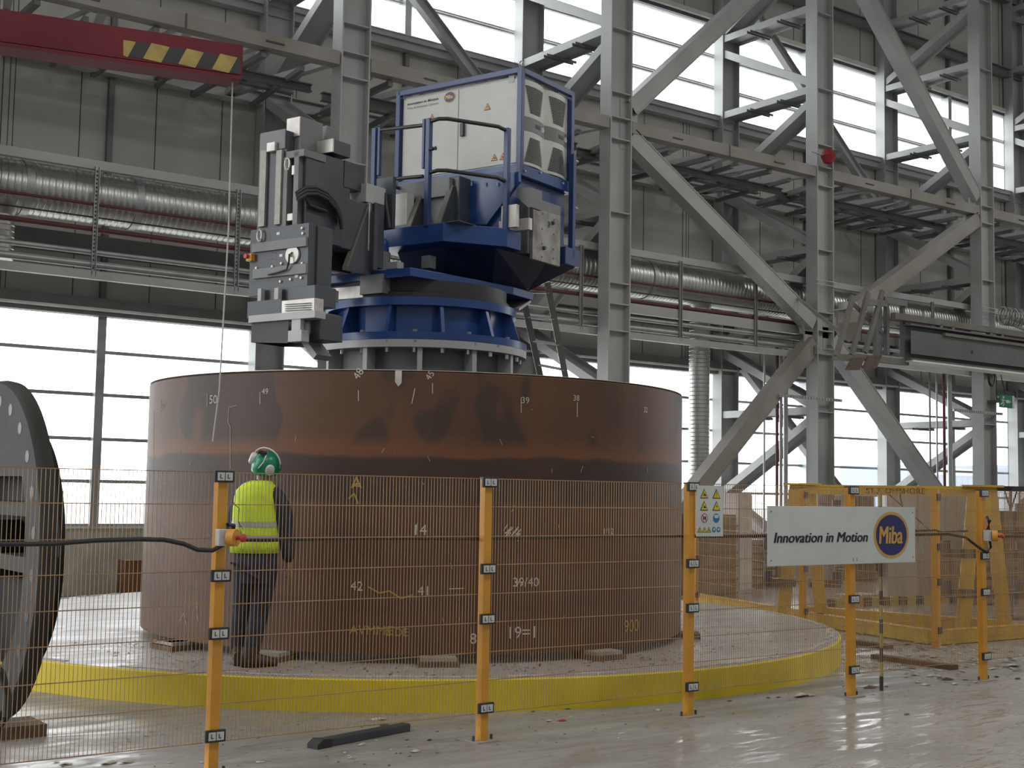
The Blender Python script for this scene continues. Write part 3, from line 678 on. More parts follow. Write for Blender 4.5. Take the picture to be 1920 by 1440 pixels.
box(bm, ca0-.03, ca0+.05, cb0, cb1, z_-.06, z_+.06); box(bm, ca1-.03, ca1+.03, cb0, cb1, z_-.06, z_+.06); box(bm, ca0, ca1, cb0-.03, cb0+.03, z_-.06, z_+.06); box(bm, ca0, ca1, cb1-.03, cb1+.03, z_-.06, z_+.06); box(bm, ca0, ca1, cb0, cb1, z_-.05, z_-.03)
mobj('frame_base_rail', bm, 'blue', bevel=.004)
bm = B(); tube(bm, [(ca0, cb0, 6.17+.03+.03*math.sin(k)) if 0 else Vector((ca0, cb0+.03*math.cos(k/12*6.2832), 6.205+.03*math.sin(k/12*6.2832))) for k in range(12)], .006, 6, closed=True); mobj('lifting_eye', bm, 'chrome', smooth=True)
# bolts on base rail
for x, y in ((1013, 324), (1055, 344), (984, 321)):
    l = mb(x, y, cb0-.03); bm = B(); lathe(bm, [(.012, -.01), (.012, .01)], 8); bmesh.ops.rotate(bm, verts=bm.verts, cent=(0, 0, 0), matrix=Matrix.Rotation(math.pi/2, 3, 'X')); bmesh.ops.translate(bm, verts=bm.verts, vec=(l.x, cb0-.035, l.z)); mobj('rail_bolt', bm, 'steel')
# cabinet lettering and warning signs (face a=ca0+.015, normal -a: ux=-b)
UX = Vector((0, -1, 0))
ac = ca0+.012
def atext(s, x, y, hpx, wpx, m='ink', bold=0, shear=0, name='lettering', par=None):
    p = ma(x, y, ac); q = ma(x+wpx, y-.16*wpx, ac); bm2 = B(); text_bm(bm2, s, (ac, p.y, p.z), UX, Z_, hpx/190., width=abs(p.y-q.y), bold=bold, shear=shear, depth=.002); return mobj(name, bm2, m, par or cab)
atext('Innovation in Motion', 764, 198, 5, 58, bold=.02, shear=.2); atext('Miba Automation Systems', 764, 206, 5, 58, 'midgrey')
def alogo(x, y, r, par):
    p = ma(x, y, ac); bm2 = B()
    disc(bm2, (ac-.001, p.y, p.z), UX, Z_, r*1.25, 40, 0, r); disc(bm2, (ac-.003, p.y, p.z), UX, Z_, r*1.12, 40, 1, r*.88)
    text_bm(bm2, 'Miba', (ac-.003, p.y+r*.85, p.z-r*.32), UX, Z_, r*.72, mi=0, width=r*1.6, shear=.15, depth=.002, dup=5, dstep=r*.03)
    return mobj('logo_badge', bm2, ['gold', 'navy'], par)
alogo(843, 182, .062, cab)
def warn_tri(bm2, c_, ux, uy, h, n_, mi_bg=0, mi_k=1, sym='bolt'):
    c_, ux, uy, n_ = Vector(c_), Vector(ux), Vector(uy), Vector(n_)
    poly(bm2, [c_-ux*h*.6-uy*h*.5, c_+ux*h*.6-uy*h*.5, c_+uy*h*.55], mi_k)
    poly(bm2, [c_-ux*h*.46-uy*h*.42+n_*.001, c_+ux*h*.46-uy*h*.42+n_*.001, c_+uy*h*.41+n_*.001], mi_bg)
    e = n_*.002
    if sym == 'bolt': poly(bm2, [c_+uy*h*.2+e, c_-ux*h*.12-uy*h*.08+e, c_-uy*h*.06+e, c_-ux*h*.04-uy*h*.3+e, c_+ux*h*.14-uy*h*.02+e, c_+ux*h*.03-uy*h*.02+e], mi_k)
    elif sym == 'bang': poly(bm2, [c_-ux*h*.05+uy*h*.2+e, c_+ux*h*.05+uy*h*.2+e, c_+ux*h*.02-uy*h*.15+e, c_-ux*h*.02-uy*h*.15+e], mi_k); disc(bm2, c_-uy*h*.27+e, ux, uy, h*.05, 10, mi_k)
    else: poly(bm2, [c_-ux*h*.25-uy*h*.25+e, c_+ux*h*.05-uy*h*.02+e, c_+ux*h*.25-uy*h*.12+e, c_+ux*h*.2-uy*h*.3+e, c_-uy*h*.2+e], mi_k); disc(bm2, c_+uy*h*.02-ux*h*.05+e, ux, uy, h*.07, 10, mi_k)
for x, y, sy in ((810, 220, 'bolt'), (914, 200, 'bolt'), (927, 295, 'hand'), (943, 293, 'hand')):
    p = ma(x, y, ac); bm = B(); warn_tri(bm, (ac-.001, p.y, p.z), UX, Z_, .072, (-1, 0, 0), 0, 1, sy); mobj('warning_triangle', bm, ['warno', 'ink'], cab)
p = ma(959, 148, ac); bm = B(); poly(bm, [(ac-.001, p.y+.035, p.z-.04), (ac-.001, p.y-.035, p.z-.04), (ac-.001, p.y-.035, p.z+.04), (ac-.001, p.y+.035, p.z+.04)]); mobj('type_plate', bm, 'steel', cab)
# chillers on the right face (normal -b)
bc = cb0-.0
for k, (a0_, a1_) in enumerate(((ca0+.045, ca0+.485), (ca0+.50, ca0+.95))):
    am = (a0_+a1_)/2; hw = (a1_-a0_)/2
    def cv(u): return bc+.01-.045*(1-u*u)
    bm = B(); ns = 10
    V = []
    for zz in (cz0+.02, cz1-.03): V.append([bm.verts.new((am+hw*(-1+2*i/ns), cv(-1+2*i/ns)+.02, zz)) for i in range(ns+1)]+[bm.verts.new((am+hw, bc+.07, zz)), bm.verts.new((am-hw, bc+.07, zz))])
    n_ = ns+3
    for i in range(n_): bm.faces.new((V[0][i], V[0][(i+1) % n_], V[1][(i+1) % n_], V[1][i]))
    bm.faces.new(V[0]); bm.faces.new(V[1][::-1])
    ch = mobj('cooling_unit', bm, 'cab', mc, smooth=True)
    zmid = (cz0+cz1)/2-.02
    bm = B()
    for i in range(ns):
        u0, u1 = -1+2*i/ns, -1+2*(i+1)/ns
        poly(bm, [(am+hw*u0, cv(u0)+.016, zmid-.075), (am+hw*u1, cv(u1)+.016, zmid-.075), (am+hw*u1, cv(u1)+.016, zmid+.075), (am+hw*u0, cv(u0)+.016, zmid+.075)])
    mobj('display_band', bm, 'midgrey', ch)
    for rows, zb, zt_, flip in ((15, zmid+.13, cz1-.10, 1), (14, cz0+.06, zmid-.15, 0)):
        bm = B()
        for r_ in range(rows):
            f = r_/(rows-1); zz = zb+(zt_-zb)*f; wd = (.45+.33*f) if flip else (.78-.33*f)
            for i in range(8):
                u0, u1 = wd*(-1+2*i/8), wd*(-1+2*(i+1)/8); poly(bm, [(am+hw*u0, cv(u0)+.014, zz-.005), (am+hw*u1, cv(u1)+.014, zz-.005), (am+hw*u1, cv(u1)+.014, zz+.006), (am+hw*u0, cv(u0)+.014, zz+.006)])
        mobj('vent_grille', bm, 'black', ch)
    bm = B(); poly(bm, [(am-.0, cv(0)+.012, zmid-.02), (am+.10, cv(.4)+.012, zmid-.02), (am+.10, cv(.4)+.012, zmid+.02), (am, cv(0)+.012, zmid+.02)]); mobj('display', bm, 'ink', ch)
    bm = B(); disc(bm, (am+hw*.78, cv(.78)+.010, zmid-.0), X_, Z_, .03, 16); mobj('round_emblem', bm, 'steel', ch)
# --- service platform
zf = 4.37; BK = [(-.60, .24), (-.58, -.715), (-.02, -1.10), (.235, -1.10), (.235, -.6), (.4, .24)]
bm = B(); prism(bm, [(x, y, zf-.19) for x, y in BK], (0, 0, .19)); mobj('service_platform', bm, 'blue', bevel=.005)
bm = B(); pts_ = [(-.3, .1), (-.30, -.55), (.0, -.95), (.9, -1.0), (1.35, -1.08), (1.40, -.6), (1.2, .3), (.4, .5)]
pb_ = [(-.1, .1), (-.1, -.35), (.3, -.70), (.85, -.78), (.95, -.7), (.95, -.3), (.7, .1), (.3, .3)]
A = [bm.verts.new((x, y, zf-.19)) for x, y in pts_]; C2 = [bm.verts.new((x, y, zp+.005)) for x, y in pb_]
bm.faces.new(A[::-1]); bm.faces.new(C2)
for i in range(8): bm.faces.new((A[i], A[(i+1) % 8], C2[(i+1) % 8], C2[i]))
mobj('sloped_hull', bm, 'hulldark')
bm = B(); box(bm, 1.10, 1.40, -1.10, -.3, zf-.19, zf); mobj('rear_platform_box', bm, 'blue_dark', bevel=.004)
bm = B(); box(bm, -.57, .2, -.9, .2, zf, zf+.004); mobj('platform_tread', bm, 'midgrey')
# railing posts
def post(x, yt, a_, b_, w=.055, m='blue_dark', zb=zf-.02):
    zt_ = ma(x, yt, a_).z; bm2 = B(); box(bm2, a_-w/2, a_+w/2, b_-w/2, b_+w/2, zb, zt_); mobj('railing_post', bm2, m, bevel=.004); return zt_
z1 = post(697, 242, -.58, .21); z2 = post(802, 223, -.575, -.50); z3 = post(966, 238, -.02+.02, -1.07)
bm = B(); box(bm, -.60, -.56, .13, .16, 4.95, z1); mobj('gate_stile', bm, 'blue_dark', bevel=.003)
bm = B(); box(bm, -.60, -.56, -.46, -.43, 4.95, z2); mobj('gate_stile', bm, 'blue_dark', bevel=.003)
for dz in (-.03, -.56):
    bm = B(); tube(bm, [(-.58, .14, z1+dz), (-.58, -.44, z2+dz-.03)], .02, 10); mobj('gate_bar', bm, 'blackplastic', smooth=True)
    bm = B(); tube(bm, [(-.575, -.53, z2+dz), (-.575, -.62, z2+dz+.01), (-.53, -.70, z2+dz+.01), (-.1, -1.02, z3+dz+.03), (0, -1.07, z3+dz)], .02, 10); mobj('handrail', bm, 'blackplastic', smooth=True)
bm = B(); tube(bm, [(-.58, .2, 4.92), (-.3, .24, 4.92), (.15, .24, 4.92)], .02, 8); mobj('handrail', bm, 'blackplastic', smooth=True)
bm = B(); box(bm, .12, .17, .18, .23, 4.3, 4.93); mobj('railing_post', bm, 'blue')
l = ma(816, 278, -.6); bm = B(); tube(bm, [(-.6, -.53, l.z), (-.6, -.58, l.z), (-.6, -.585, l.z), (-.6, -.61, l.z)], [.02, .02, .012, .022], 10); mobj('gate_latch_knob', bm, 'black', smooth=True)
l = mb(1075, 290, -1.07); bm = B(); box(bm, l.x-.04, l.x+.02, -1.10, -1.04, zf-.1, l.z); mobj('railing_post', bm, 'blue_dark', bevel=.004)
for zz in (l.z-.05, l.z-.58):
    bm = B(); tube(bm, [(l.x, -1.07, zz), (l.x+.12, -1.05, zz), (l.x+.14, -1.0, zz-.03), (l.x+.10, -1.0, zz-.22)], .018, 8); mobj('grab_handle', bm, 'chrome', smooth=True)
# blue skirt, gussets and grey gearbox under the cabinet
q = [ma(x, y, .1) for x, y in ((858, 345), (972, 322), (972, 340), (912, 421), (858, 421))]
bm = B(); prism(bm, [(.1, v.y, v.z) for v in q], (.05, 0, 0)); mobj('blue_skirt_plate', bm, 'blue')
bm = B(); box(bm, .15, 1.3, -.95, .62, zf, 5.02); mobj('inner_housing', bm, 'blue_dark')
bm = B(); p0, p1 = ma(748, 345, -.1), ma(858, 421, -.1); box(bm, -.08, .12, p1.y, p0.y, p1.z, p0.z); mobj('grey_transmission', bm, 'darksteel', bevel=.01)
abox('top_clamp_plate', 750, 346, 842, 366, -.14, .2, 'midgrey'); abox('pale_column_cover', 735, 365, 762, 421, -.3, .12, 'cab')
for x in (884, 909, 932):
    l = ma(x, 345, .08); bm = B(); lathe(bm, [(.008, l.z-.02), (.008, l.z+.02)], 6, (.08, l.y, 0)); mobj('skirt_bolt', bm, 'steel')
# counterweight gearbox with light cover, right
bbox_('gearbox_cover', 1000, 388, 1050, 500, -1.10, .04, 'coverplate')
bm = B(); g0, g1 = mb(1000, 388, -1.09), mb(1050, 497, -1.09)
box(bm, g0.x-.05, g1.x+.05, -1.06, -.4, g1.z+.04, g0.z+.12); mobj('gearbox', bm, 'midgrey', bevel=.008)
bm = B(); cxx = (g0.x+g1.x)/2; czz = (g0.z+g1.z)/2
for (u, v) in ((-.11, .22), (-.11, .06), (-.11, -.1), (-.11, -.24), (.12, .2), (.12, .04), (.12, -.12), (.12, -.22)):
    disc(bm, (cxx+u, -1.103, czz+v), X_, Z_, .01, 8)
text_bm(bm, '3', (cxx+.0, -1.101, czz+.10), X_, Z_, .06, bold=.03); mobj('cover_marking', bm, 'ink')
for u, v in ((.09, .16), (-.08, -.14)):
    bm = B(); lathe(bm, [(.022, 0), (.018, .03)], 10); bmesh.ops.rotate(bm, verts=bm.verts, cent=(0, 0, 0), matrix=Matrix.Rotation(math.pi/2, 3, 'X')); bmesh.ops.translate(bm, verts=bm.verts, vec=(cxx+u, -1.10, czz+v)); mobj('cover_plug', bm, 'darksteel')
abox('light_plate', 940, 386, 968, 425, -.0, .05, 'lightmetal'); abox('light_bracket', 935, 415, 992, 430, .14, .06, 'lightmetal'); 
p, q = ma(968, 352, .12), ma(996, 388, .12); bm = B(); prism(bm, [(.12, p.y, p.z), (.12, q.y, p.z-.02), (.12, q.y, q.z), (.12, q.y+.04, q.z), (.12, p.y, p.z-.09)], (.2, 0, 0)); mobj('grey_side_bracket', bm, 'midgrey')
# --- milling head on the left
aH = -2.2
def pl(x, y, av=aH): return ma(x, y, av)
abox('slide_plate', 470, 432, 576, 546, aH, .10, 'darksteel')
sp_ = mc
abox('plate_rib', 472, 457, 573, 461, aH-.03, .03, 'midgrey', bevel=0); abox('plate_rib', 474, 505, 573, 512, aH-.03, .03, 'midgrey', bevel=0)
p, q = pl(576, 420), pl(576, 540); bm = B(); box(bm, aH+.10, aH+.30, q.y-.02, .30, q.z, p.z); mobj('saddle_block', bm, 'darksteel', bevel=.008)
l = pl(550, 478); bm = B(); lathe(bm, [(.025, 0), (.025, -.018), (.082, -.018), (.085, 0)], 32); bmesh.ops.rotate(bm, verts=bm.verts, cent=(0, 0, 0), matrix=Matrix.Rotation(math.pi/2, 3, 'Y')); bmesh.ops.translate(bm, verts=bm.verts, vec=(aH-.002, l.y, l.z)); mobj('round_flange', bm, 'lightmetal', smooth=True)
bm = B(); tube(bm, [(aH-.05, l.y, l.z), (aH-.06, l.y-.005, l.z-.08), (aH-.05, l.y+.03, l.z-.14), (aH-.05, l.y+.15, l.z-.16), (aH-.05, l.y+.26, l.z-.17)], .009, 8); mobj('hose', bm, 'black', smooth=True)
for x, y in ((530, 462), (529, 494), (568, 455), (568, 494), (527, 516), (546, 514), (566, 511), (527, 528), (546, 524), (566, 521), (513, 459), (512, 500), (483, 462), (482, 503), (568, 428), (569, 438)):
    l = pl(x, y); bm = B(); lathe(bm, [(.014, 0), (.012, .018)], 8); bmesh.ops.rotate(bm, verts=bm.verts, cent=(0, 0, 0), matrix=Matrix.Rotation(-math.pi/2, 3, 'Y')); bmesh.ops.translate(bm, verts=bm.verts, vec=(aH, l.y, l.z)); mobj('plate_bolt', bm, 'lightmetal')
bm = B()
for x, y in ((476, 442), (477, 451), (506, 435), (507, 444), (511, 474), (517, 474), (506, 474), (506, 487), (511, 485), (518, 487), (474, 518), (474, 530), (505, 526), (517, 525), (480, 529)):
    l = pl(x, y); disc(bm, (aH-.002, l.y, l.z), UX, Z_, .006, 8)
l = pl(497, 466); poly(bm, [(aH-.002, l.y+.01, l.z-.02), (aH-.002, l.y-.01, l.z-.02), (aH-.002, l.y-.01, l.z+.02), (aH-.002, l.y+.01, l.z+.02)]); mobj('tapped_hole', bm, 'black')
bm = B()
for x, y in ((522, 438), (527, 479), (556, 518)):
    l = pl(x, y); poly(bm, [(aH-.003, l.y+.02, l.z-.012), (aH-.003, l.y-.02, l.z-.012), (aH-.003, l.y-.02, l.z+.012), (aH-.003, l.y+.02, l.z+.012)])
mobj('small_label', bm, 'muff')
l = pl(474, 484, aH); bm = B(); box(bm, aH-.05, aH+.05, l.y-.03, l.y+.04, l.z-.035, l.z+.035); es = mobj('emergency_stop_box', bm, 'yellow', bevel=.004)
bm = B(); lathe(bm, [(.022, 0), (.022, .03)], 12); bmesh.ops.rotate(bm, verts=bm.verts, cent=(0, 0, 0), matrix=Matrix.Rotation(-math.pi/2, 3, 'Y')); bmesh.ops.translate(bm, verts=bm.verts, vec=(aH-.05, l.y+.02, l.z+.01)); mobj('push_button', bm, 'red', es)
# shackles
for x, y, av in ((488, 442, aH), (540, 308, aH-.0), (617, 422, -1.5)):
    l = ma(x, y, av-.02); bm = B(); tube(bm, [Vector((av-.03, l.y+.028*math.sin(k/14*6.2832), l.z+.055*math.cos(k/14*6.2832))) for k in range(14)], .009, 6, closed=True); mobj('lifting_shackle', bm, 'lightmetal' if x < 600 else 'darksteel', smooth=True)
# vertical slide with two rails
aS = -2.12
abox('slide_body', 487, 254, 533, 432, aS, .22, 'darksteel'); abox('slide_head_plate', 488, 250, 534, 278, aS-.015, .015, 'midgrey')
abox('guide_rail', 488, 283, 495, 424, aS-.03, .03, 'guide', bevel=.002); abox('guide_rail', 518, 282, 524, 420, aS-.03, .03, 'guide', bevel=.002); abox('slide_cap', 500, 268, 515, 282, aS-.05, .05, 'lightmetal')
abox('side_slide', 533, 287, 572, 446, aS+.06, .5, 'darksteel'); abox('side_slide_fin', 552, 285, 556, 440, aS, .06, 'midgrey', bevel=0); abox('side_slide_fin', 530, 296, 535, 440, aS-.01, .07, 'midgrey', bevel=0); abox('side_slide_cap', 533, 285, 570, 292, aS, .3, 'midgrey')
abox('valve_block', 537, 401, 549, 413, aS, .06, 'lightmetal'); abox('cable_box', 547, 310, 553, 327, aS, .06, 'lightmetal')
abox('ball_screw_housing', 538, 223, 563, 284, aS+.10, .30, 'midgrey'); abox('housing_face', 538, 223, 561, 254, aS+.085, .015, 'lightmetal', bevel=0)
bm = B(); p, q = ma(568, 287, -1.9), ma(568, 420, -1.9); box(bm, -1.9, -1.35, p.y-.12, p.y+.1, q.z, p.z); mobj('column_back_box', bm, 'darksteel', bevel=.01)
p, q = ma(571, 270, -1.75), ma(624, 286, -1.75); bm = B(); box(bm, -1.78, -1.5, q.y, p.y, q.z, p.z); mobj('head_cross_arm', bm, 'darksteel', bevel=.004); abox('arm_face', 571, 269, 623, 284, -1.80, .02, 'lightmetal', bevel=0)
abox('arm_bracket', 596, 238, 612, 268, -1.6, .12, 'midgrey'); abox('spindle_collar', 612, 290, 628, 306, -1.6, .1, 'lightmetal')
abox('motor_block', 612, 306, 645, 350, -1.45, .3, 'darksteel')
# hoses
bS = ma(572, 350, aS+.06).y-.05
for k in range(3):
    P = [mb(x+1*k, y+6*k, bS-.02*k) for x, y in ((556, 362), (572, 352), (592, 352), (612, 362), (628, 380), (637, 400), (639, 418))]
    bm = B(); tube(bm, P, .019, 8); mobj('bundled_hose', bm, 'black', smooth=True)
P = [mb(x, y, bS) for x, y in ((572, 370), (580, 385), (598, 392), (612, 396))]
bm = B(); tube(bm, P, .017, 8); mobj('bundled_hose', bm, 'black', smooth=True)
bm = B(); P = [ma(x, y, -.9) for x, y in ((722, 362), (724, 385), (728, 410), (730, 428))]; tube(bm, P, .022, 10); mobj('corrugated_hose', bm, 'black', smooth=True)
abox('hose_mount_panel', 706, 335, 735, 428, -.85, .05, 'darksteel')
# bearing bracket between ring and head
aB = -1.15
abox('carriage_plate', 594, 410, 700, 506, aB, .06, 'darksteel'); abox('plate_edge', 586, 409, 594, 528, aB-.12, .16, 'guide', bevel=.002)
l = ma(618, 462, aB-.001); bm = B(); disc(bm, (aB-.003, l.y, l.z), UX, Z_, .115, 32); mobj('round_cover', bm, 'coverplate')
def gusset(x0, y0, x1, y1, at, zb=None):
    b1 = ma(x0, y0, at).y; T_, L_ = mb(x0, y0, b1), mb(x1, y1, b1); h_ = .030
    P_ = [(T_.x, T_.z), (L_.x, L_.z), (L_.x, L_.z-.03), (at+.03, L_.z-.03), (at+.03, T_.z+.03), (T_.x, T_.z+.03)]
    bm2 = B(); prism(bm2, [(a_, b1-h_, z_) for a_, z_ in P_], (0, h_*2, 0)); g_ = mobj('gusset_plate', bm2, 'darksteel')
    bm2 = B(); beam(bm2, (T_.x-.004, b1, T_.z+.03), (L_.x-.004, b1, L_.z), h_*2.1, .012, Y_); beam(bm2, (L_.x-.004, b1, L_.z), (L_.x-.004, b1, L_.z-.03), h_*2.1, .012, Y_); mobj('gusset_edge', bm2, 'angle', g_)
gusset(653, 386, 613, 500, aB); gusset(690, 386, 648, 500, aB)
gusset(791, 364, 766, 425, -.1); gusset(846, 354, 820, 425, -.1)
abox('pale_panel', 658, 385, 690, 470, aB-.02, .02, 'lightmetal'); abox('pale_panel', 640, 350, 686, 378, -1.2, .3, 'steel')
abox('mast_body', 655, 386, 700, 500, -1.08, .15, 'darksteel')
bm = B(); box(bm, -1.95, -1.13, -.22, .22, 4.0, 4.5); mobj('radial_arm', bm, 'darksteel', bevel=.01)
# lower tool carrier
aL = -2.35
abox('tool_carrier_front', 464, 566, 527, 592, aL, .12, 'darksteel'); abox('tool_carrier_grate', 528, 564, 589, 588, aL, .12, 'lightmetal'); abox('carrier_top_bar', 466, 592, 590, 595, aL-.01, .14, 'steel', bevel=0)
bm = B()
for k in range(4):
    p, q = ma(535, 571+4*k, aL-.01), ma(583, 568+4*k, aL-.01); beam(bm, (aL-.01, p.y, p.z), (aL-.01, q.y, q.z), .006, .012)
mobj('grate_bar', bm, 'darksteel')
abox('carrier_leg', 483, 541, 489, 568, aL+.05, .05, 'steel'); abox('carrier_leg', 514, 540, 521, 568, aL+.05, .05, 'steel'); abox('carrier_body', 489, 544, 590, 572, aL+.12, .28, 'darksteel')
p0, p1 = ma(472, 597, aL+.03), ma(540, 634, aL+.03)
bm = B(); n_ = 10
for i in range(n_):
    u0, u1 = i/n_, (i+1)/n_; f = lambda u: (aL+.03-.10*math.sin(u*3.1416)*0+.0, p0.y+(p1.y-p0.y)*u, )
    b0_ = p0.y+(p1.y-p0.y)*u0; b1_ = p0.y+(p1.y-p0.y)*u1; z0_ = p0.z; zb0 = ma(472, 641, aL).z-.03*u0; zb1 = ma(472, 641, aL).z-.03*u1
    poly(bm, [(aL+.03, b0_, z0_), (aL+.03, b1_, z0_), (aL+.03, b1_, zb1), (aL+.03, b0_, zb0)]); poly(bm, [(aL+.45, b0_, z0_), (aL+.45, b1_, z0_), (aL+.45, b1_, zb1), (aL+.45, b0_, zb0)])
poly(bm, [(aL+.03, p0.y, p0.z), (aL+.45, p0.y, p0.z), (aL+.45, p0.y, ma(472, 641, aL).z), (aL+.03, p0.y, ma(472, 641, aL).z)])
mobj('chip_guard', bm, 'black')
abox('probe_stem', 547, 590, 563, 625, aL, .05, 'steel'); abox('probe_foot', 540, 620, 565, 640, aL-.02, .1, 'steel'); abox('spindle_nose', 566, 590, 600, 636, aL+.15, .3, 'darksteel')
V = [ma(583, 645, -2.0), ma(592, 637, -2.0)]; bm = B(); p, q = ma(578, 634, -2.0), ma(600, 665, -2.0); beam(bm, (-2.0, p.y, p.z), (-2.0, q.y-.03, q.z-.03), .2, .06, X_); mobj('chip_chute', bm, 'steel')
abox('air_unit', 601, 545, 622, 565, -1.3, .1, 'lightmetal'); abox('hydraulic_valve', 596, 590, 618, 615, -1.5, .15, 'midgrey')

# ================================================================== RED JIB CRANE
t = thing('jib_crane_arm', 'dark red jib crane arm with yellow and black hazard stripes, upper left', 'crane')
E = CAM+ray(455, 117)*10.5; D0 = CAM+ray(0, 52)*10.5
adir = Vector((math.sin(math.radians(103.3)), math.cos(math.radians(103.3)), 0)); 
ztop = (CAM+ray(455, 84)*10.5).z; zbot = (CAM+ray(455, 152)*10.5).z; nrm = Vector((adir.y, -adir.x, 0))
if nrm.dot(CAM-E) < 0: nrm = -nrm
e0 = Vector((E.x, E.y, 0)); 
def jp(s, n_, z): return e0+adir*s+nrm*n_+Vector((0, 0, z))
def jbox(bm2, s0, s1, n0, n1, z0, z1, mi=0):
    obox(bm2, jp((s0+s1)/2, (n0+n1)/2, (z0+z1)/2), adir*(s1-s0), nrm*(n1-n0), Z_*(z1-z0), mi)
bm = B(); jbox(bm, -9, 0, -.16, 0, zbot+.045, ztop); obj('box_girder', bm, 'jib', t)
bm = B(); jbox(bm, -9, -.01, -.2, .03, zbot, zbot+.03); jbox(bm, -9, -.01, -.11, -.05, zbot+.03, zbot+.05); obj('runway_flange', bm, 'jib', t)
bm = B(); H_ = .10
def jxy(x, y):                                                    # point on the front face of the arm
    d = ray(x, y); tt = (e0-CAM).dot(nrm)/d.dot(nrm); return CAM+d*tt
for i, (xa, xb) in enumerate(((231, 255), (268, 318), (334, 382), (397, 445))):
    sh = 16
    poly(bm, [jxy(xa+(sh if i else 0), 75+.155*(xa-231))+nrm*.003, jxy(xb, 75+.155*(xb-231))+nrm*.003, jxy(xb-sh, 104+.155*(xb-231))+nrm*.003, jxy(xa, 104+.155*(xa-231))+nrm*.003])
obj('yellow_stripe', bm, 'stripey', t)
bm = B(); poly(bm, [jxy(231, 74.5)+nrm*.0015, jxy(451, 109)+nrm*.0015, jxy(451, 139)+nrm*.0015, jxy(231, 104.5)+nrm*.0015]); obj('black_stripe_ground', bm, 'stripek', t)
bm = B(); P0 = jp(-.06, -.08, zbot); tube(bm, [P0, P0-Z_*1.2+Vector((.01, 0, 0)), Vector((P0.x-.02, P0.y, 2.45)), Vector((P0.x-.06, P0.y, 2.05))], .006, 6); obj('pull_cord', bm, 'steel', t)
bm = B(); jbox(bm, -9.3, -8.8, -.25, .1, 0, ztop+.5); obj('jib_mast', bm, 'jib', t)

# ================================================================== BRIDGE GIRDER AT RIGHT
t = thing('runway_girder', 'dark grey green crane girder with a cable tray on top, right edge above the pipes', 'crane girder', (18.75, 14, 4.1))
bm = B(); hbeam(bm, (0, 0, .27), (16, 0, .27), Z_, .62, .3, .03); box(bm, 0, 16, -.15, -.145, .06, .46); obj('box_web', bm, 'girder', t)
bm = B(); box(bm, .9, 16, -.20, -.15, .44, .49); obj('upper_ledge', bm, 'angle', t)
bm = B(); box(bm, .02, 16, -.17, .15, -.075, -.045); obj('lower_flange', bm, 'white_strip', t)
bm = B(); box(bm, -.35, 16, -.1, .0, .63, .74); obj('cable_tray', bm, 'angle', t)
for k in range(9):
    bm = B(); box(bm, .9+k*1.5, .97+k*1.5, -.1, 0, .56, .64); obj('tray_bracket', bm, 'midgrey', t); bm = B(); box(bm, 1.25+k*1.5, 1.32+k*1.5, -.1, 0, .56, .64); obj('tray_bracket', bm, 'midgrey', t)
bm = B(); disc(bm, (1.75, -.151, .22), X_, Z_, .035, 16); obj('drain_hole', bm, 'black', t)
t = thing('crane_end_frame', 'grey angle-iron end frame with three slanted bars left of the dark crane girder', 'frame', (18.75, 14, 4.0))
o3 = Vector((18.75, 14, 4.0))
for k, (x0, y0, x1, y1) in enumerate(((1568, 668, 1600, 555), (1597, 666, 1628, 548), (1622, 661, 1655, 545))):
    bm = B(); beam(bm, wy(x0, y0, 14)-o3, wy(x1, y1, 14)-o3, .09, .05, X_); obj('slanted_bar', bm, 'angle', t)
for x0, y0, x1, y1 in ((1565, 669, 1598, 672), (1594, 668, 1700, 680), (1622, 566, 1660, 570), (1655, 562, 1697, 570)):
    bm = B(); beam(bm, wy(x0, y0, 14.03)-o3, wy(x1, y1, 14.03)-o3, .10, .10, Z_); obj('rail_bar', bm, 'angle' if y0 > 600 else 'midgrey', t)
for x, a_, b_ in ((1662, 572, 665), (1692, 568, 668), (1642, 590, 668)):
    p = wy(x, a_, 14.06)-o3; q = wy(x, b_, 14.06)-o3; q.x = p.x
    bm = B(); beam(bm, p, q, .07, .07, X_); obj('upright', bm, 'girder', t)
for x0, y0 in ((1590, 672), (1622, 668)):
    V = [wy(x, y, 13.92)-o3 for x, y in ((x0+6, y0), (x0+32, y0-2), (x0+22, y0+22), (x0-4, y0+22))]; bm = B(); prism(bm, V, (0, .02, 0)); obj('rusty_flap', bm, 'flapbrown', t)
V = [wy(x, y, 14.1)-o3 for x, y in ((1590, 560), (1655, 625))]; bm = B(); beam(bm, V[0], V[1], .06, .04); obj('cross_bar', bm, 'girder', t)
t = thing('hopper', 'small grey funnel-shaped hopper with a round neck beside the end frame', 'hopper', (17.9, 15.2, 0)); oh = Vector((17.9, 15.2, 0))
p = wy(1596, 600, 15.2); q = wy(1591, 572, 15.2); s_ = .0
bm = B(); zt_ = wy(1595, 585, 15.2).z; zb_ = wy(1600, 640, 15.2).z; cx_ = wy(1590, 600, 15.2).x-oh.x
loft(bm, [((cx_, 0, zt_), .27, .27, X_, Y_), ((cx_, 0, zt_-.22), .27, .27, X_, Y_), ((cx_+.05, 0, zb_), .05, .05, X_, Y_)], 4); obj('cone_body', bm, 'steel_rust', t)
bm = B(); lathe(bm, [(.17, zt_), (.17, zt_+.16)], 24, (cx_, 0, 0)); obj('round_neck', bm, 'steel', t, smooth=True)
bm = B(); box(bm, cx_-.28, cx_+.28, -.2, .2, zt_, zt_+.02); obj('top_plate', bm, 'steel', t)
bm = B(); beam(bm, (cx_+.05, 0, zb_), (cx_+.05, 1.2, zb_+.9), .05, .05); obj('outlet_pipe', bm, 'pipe', t)
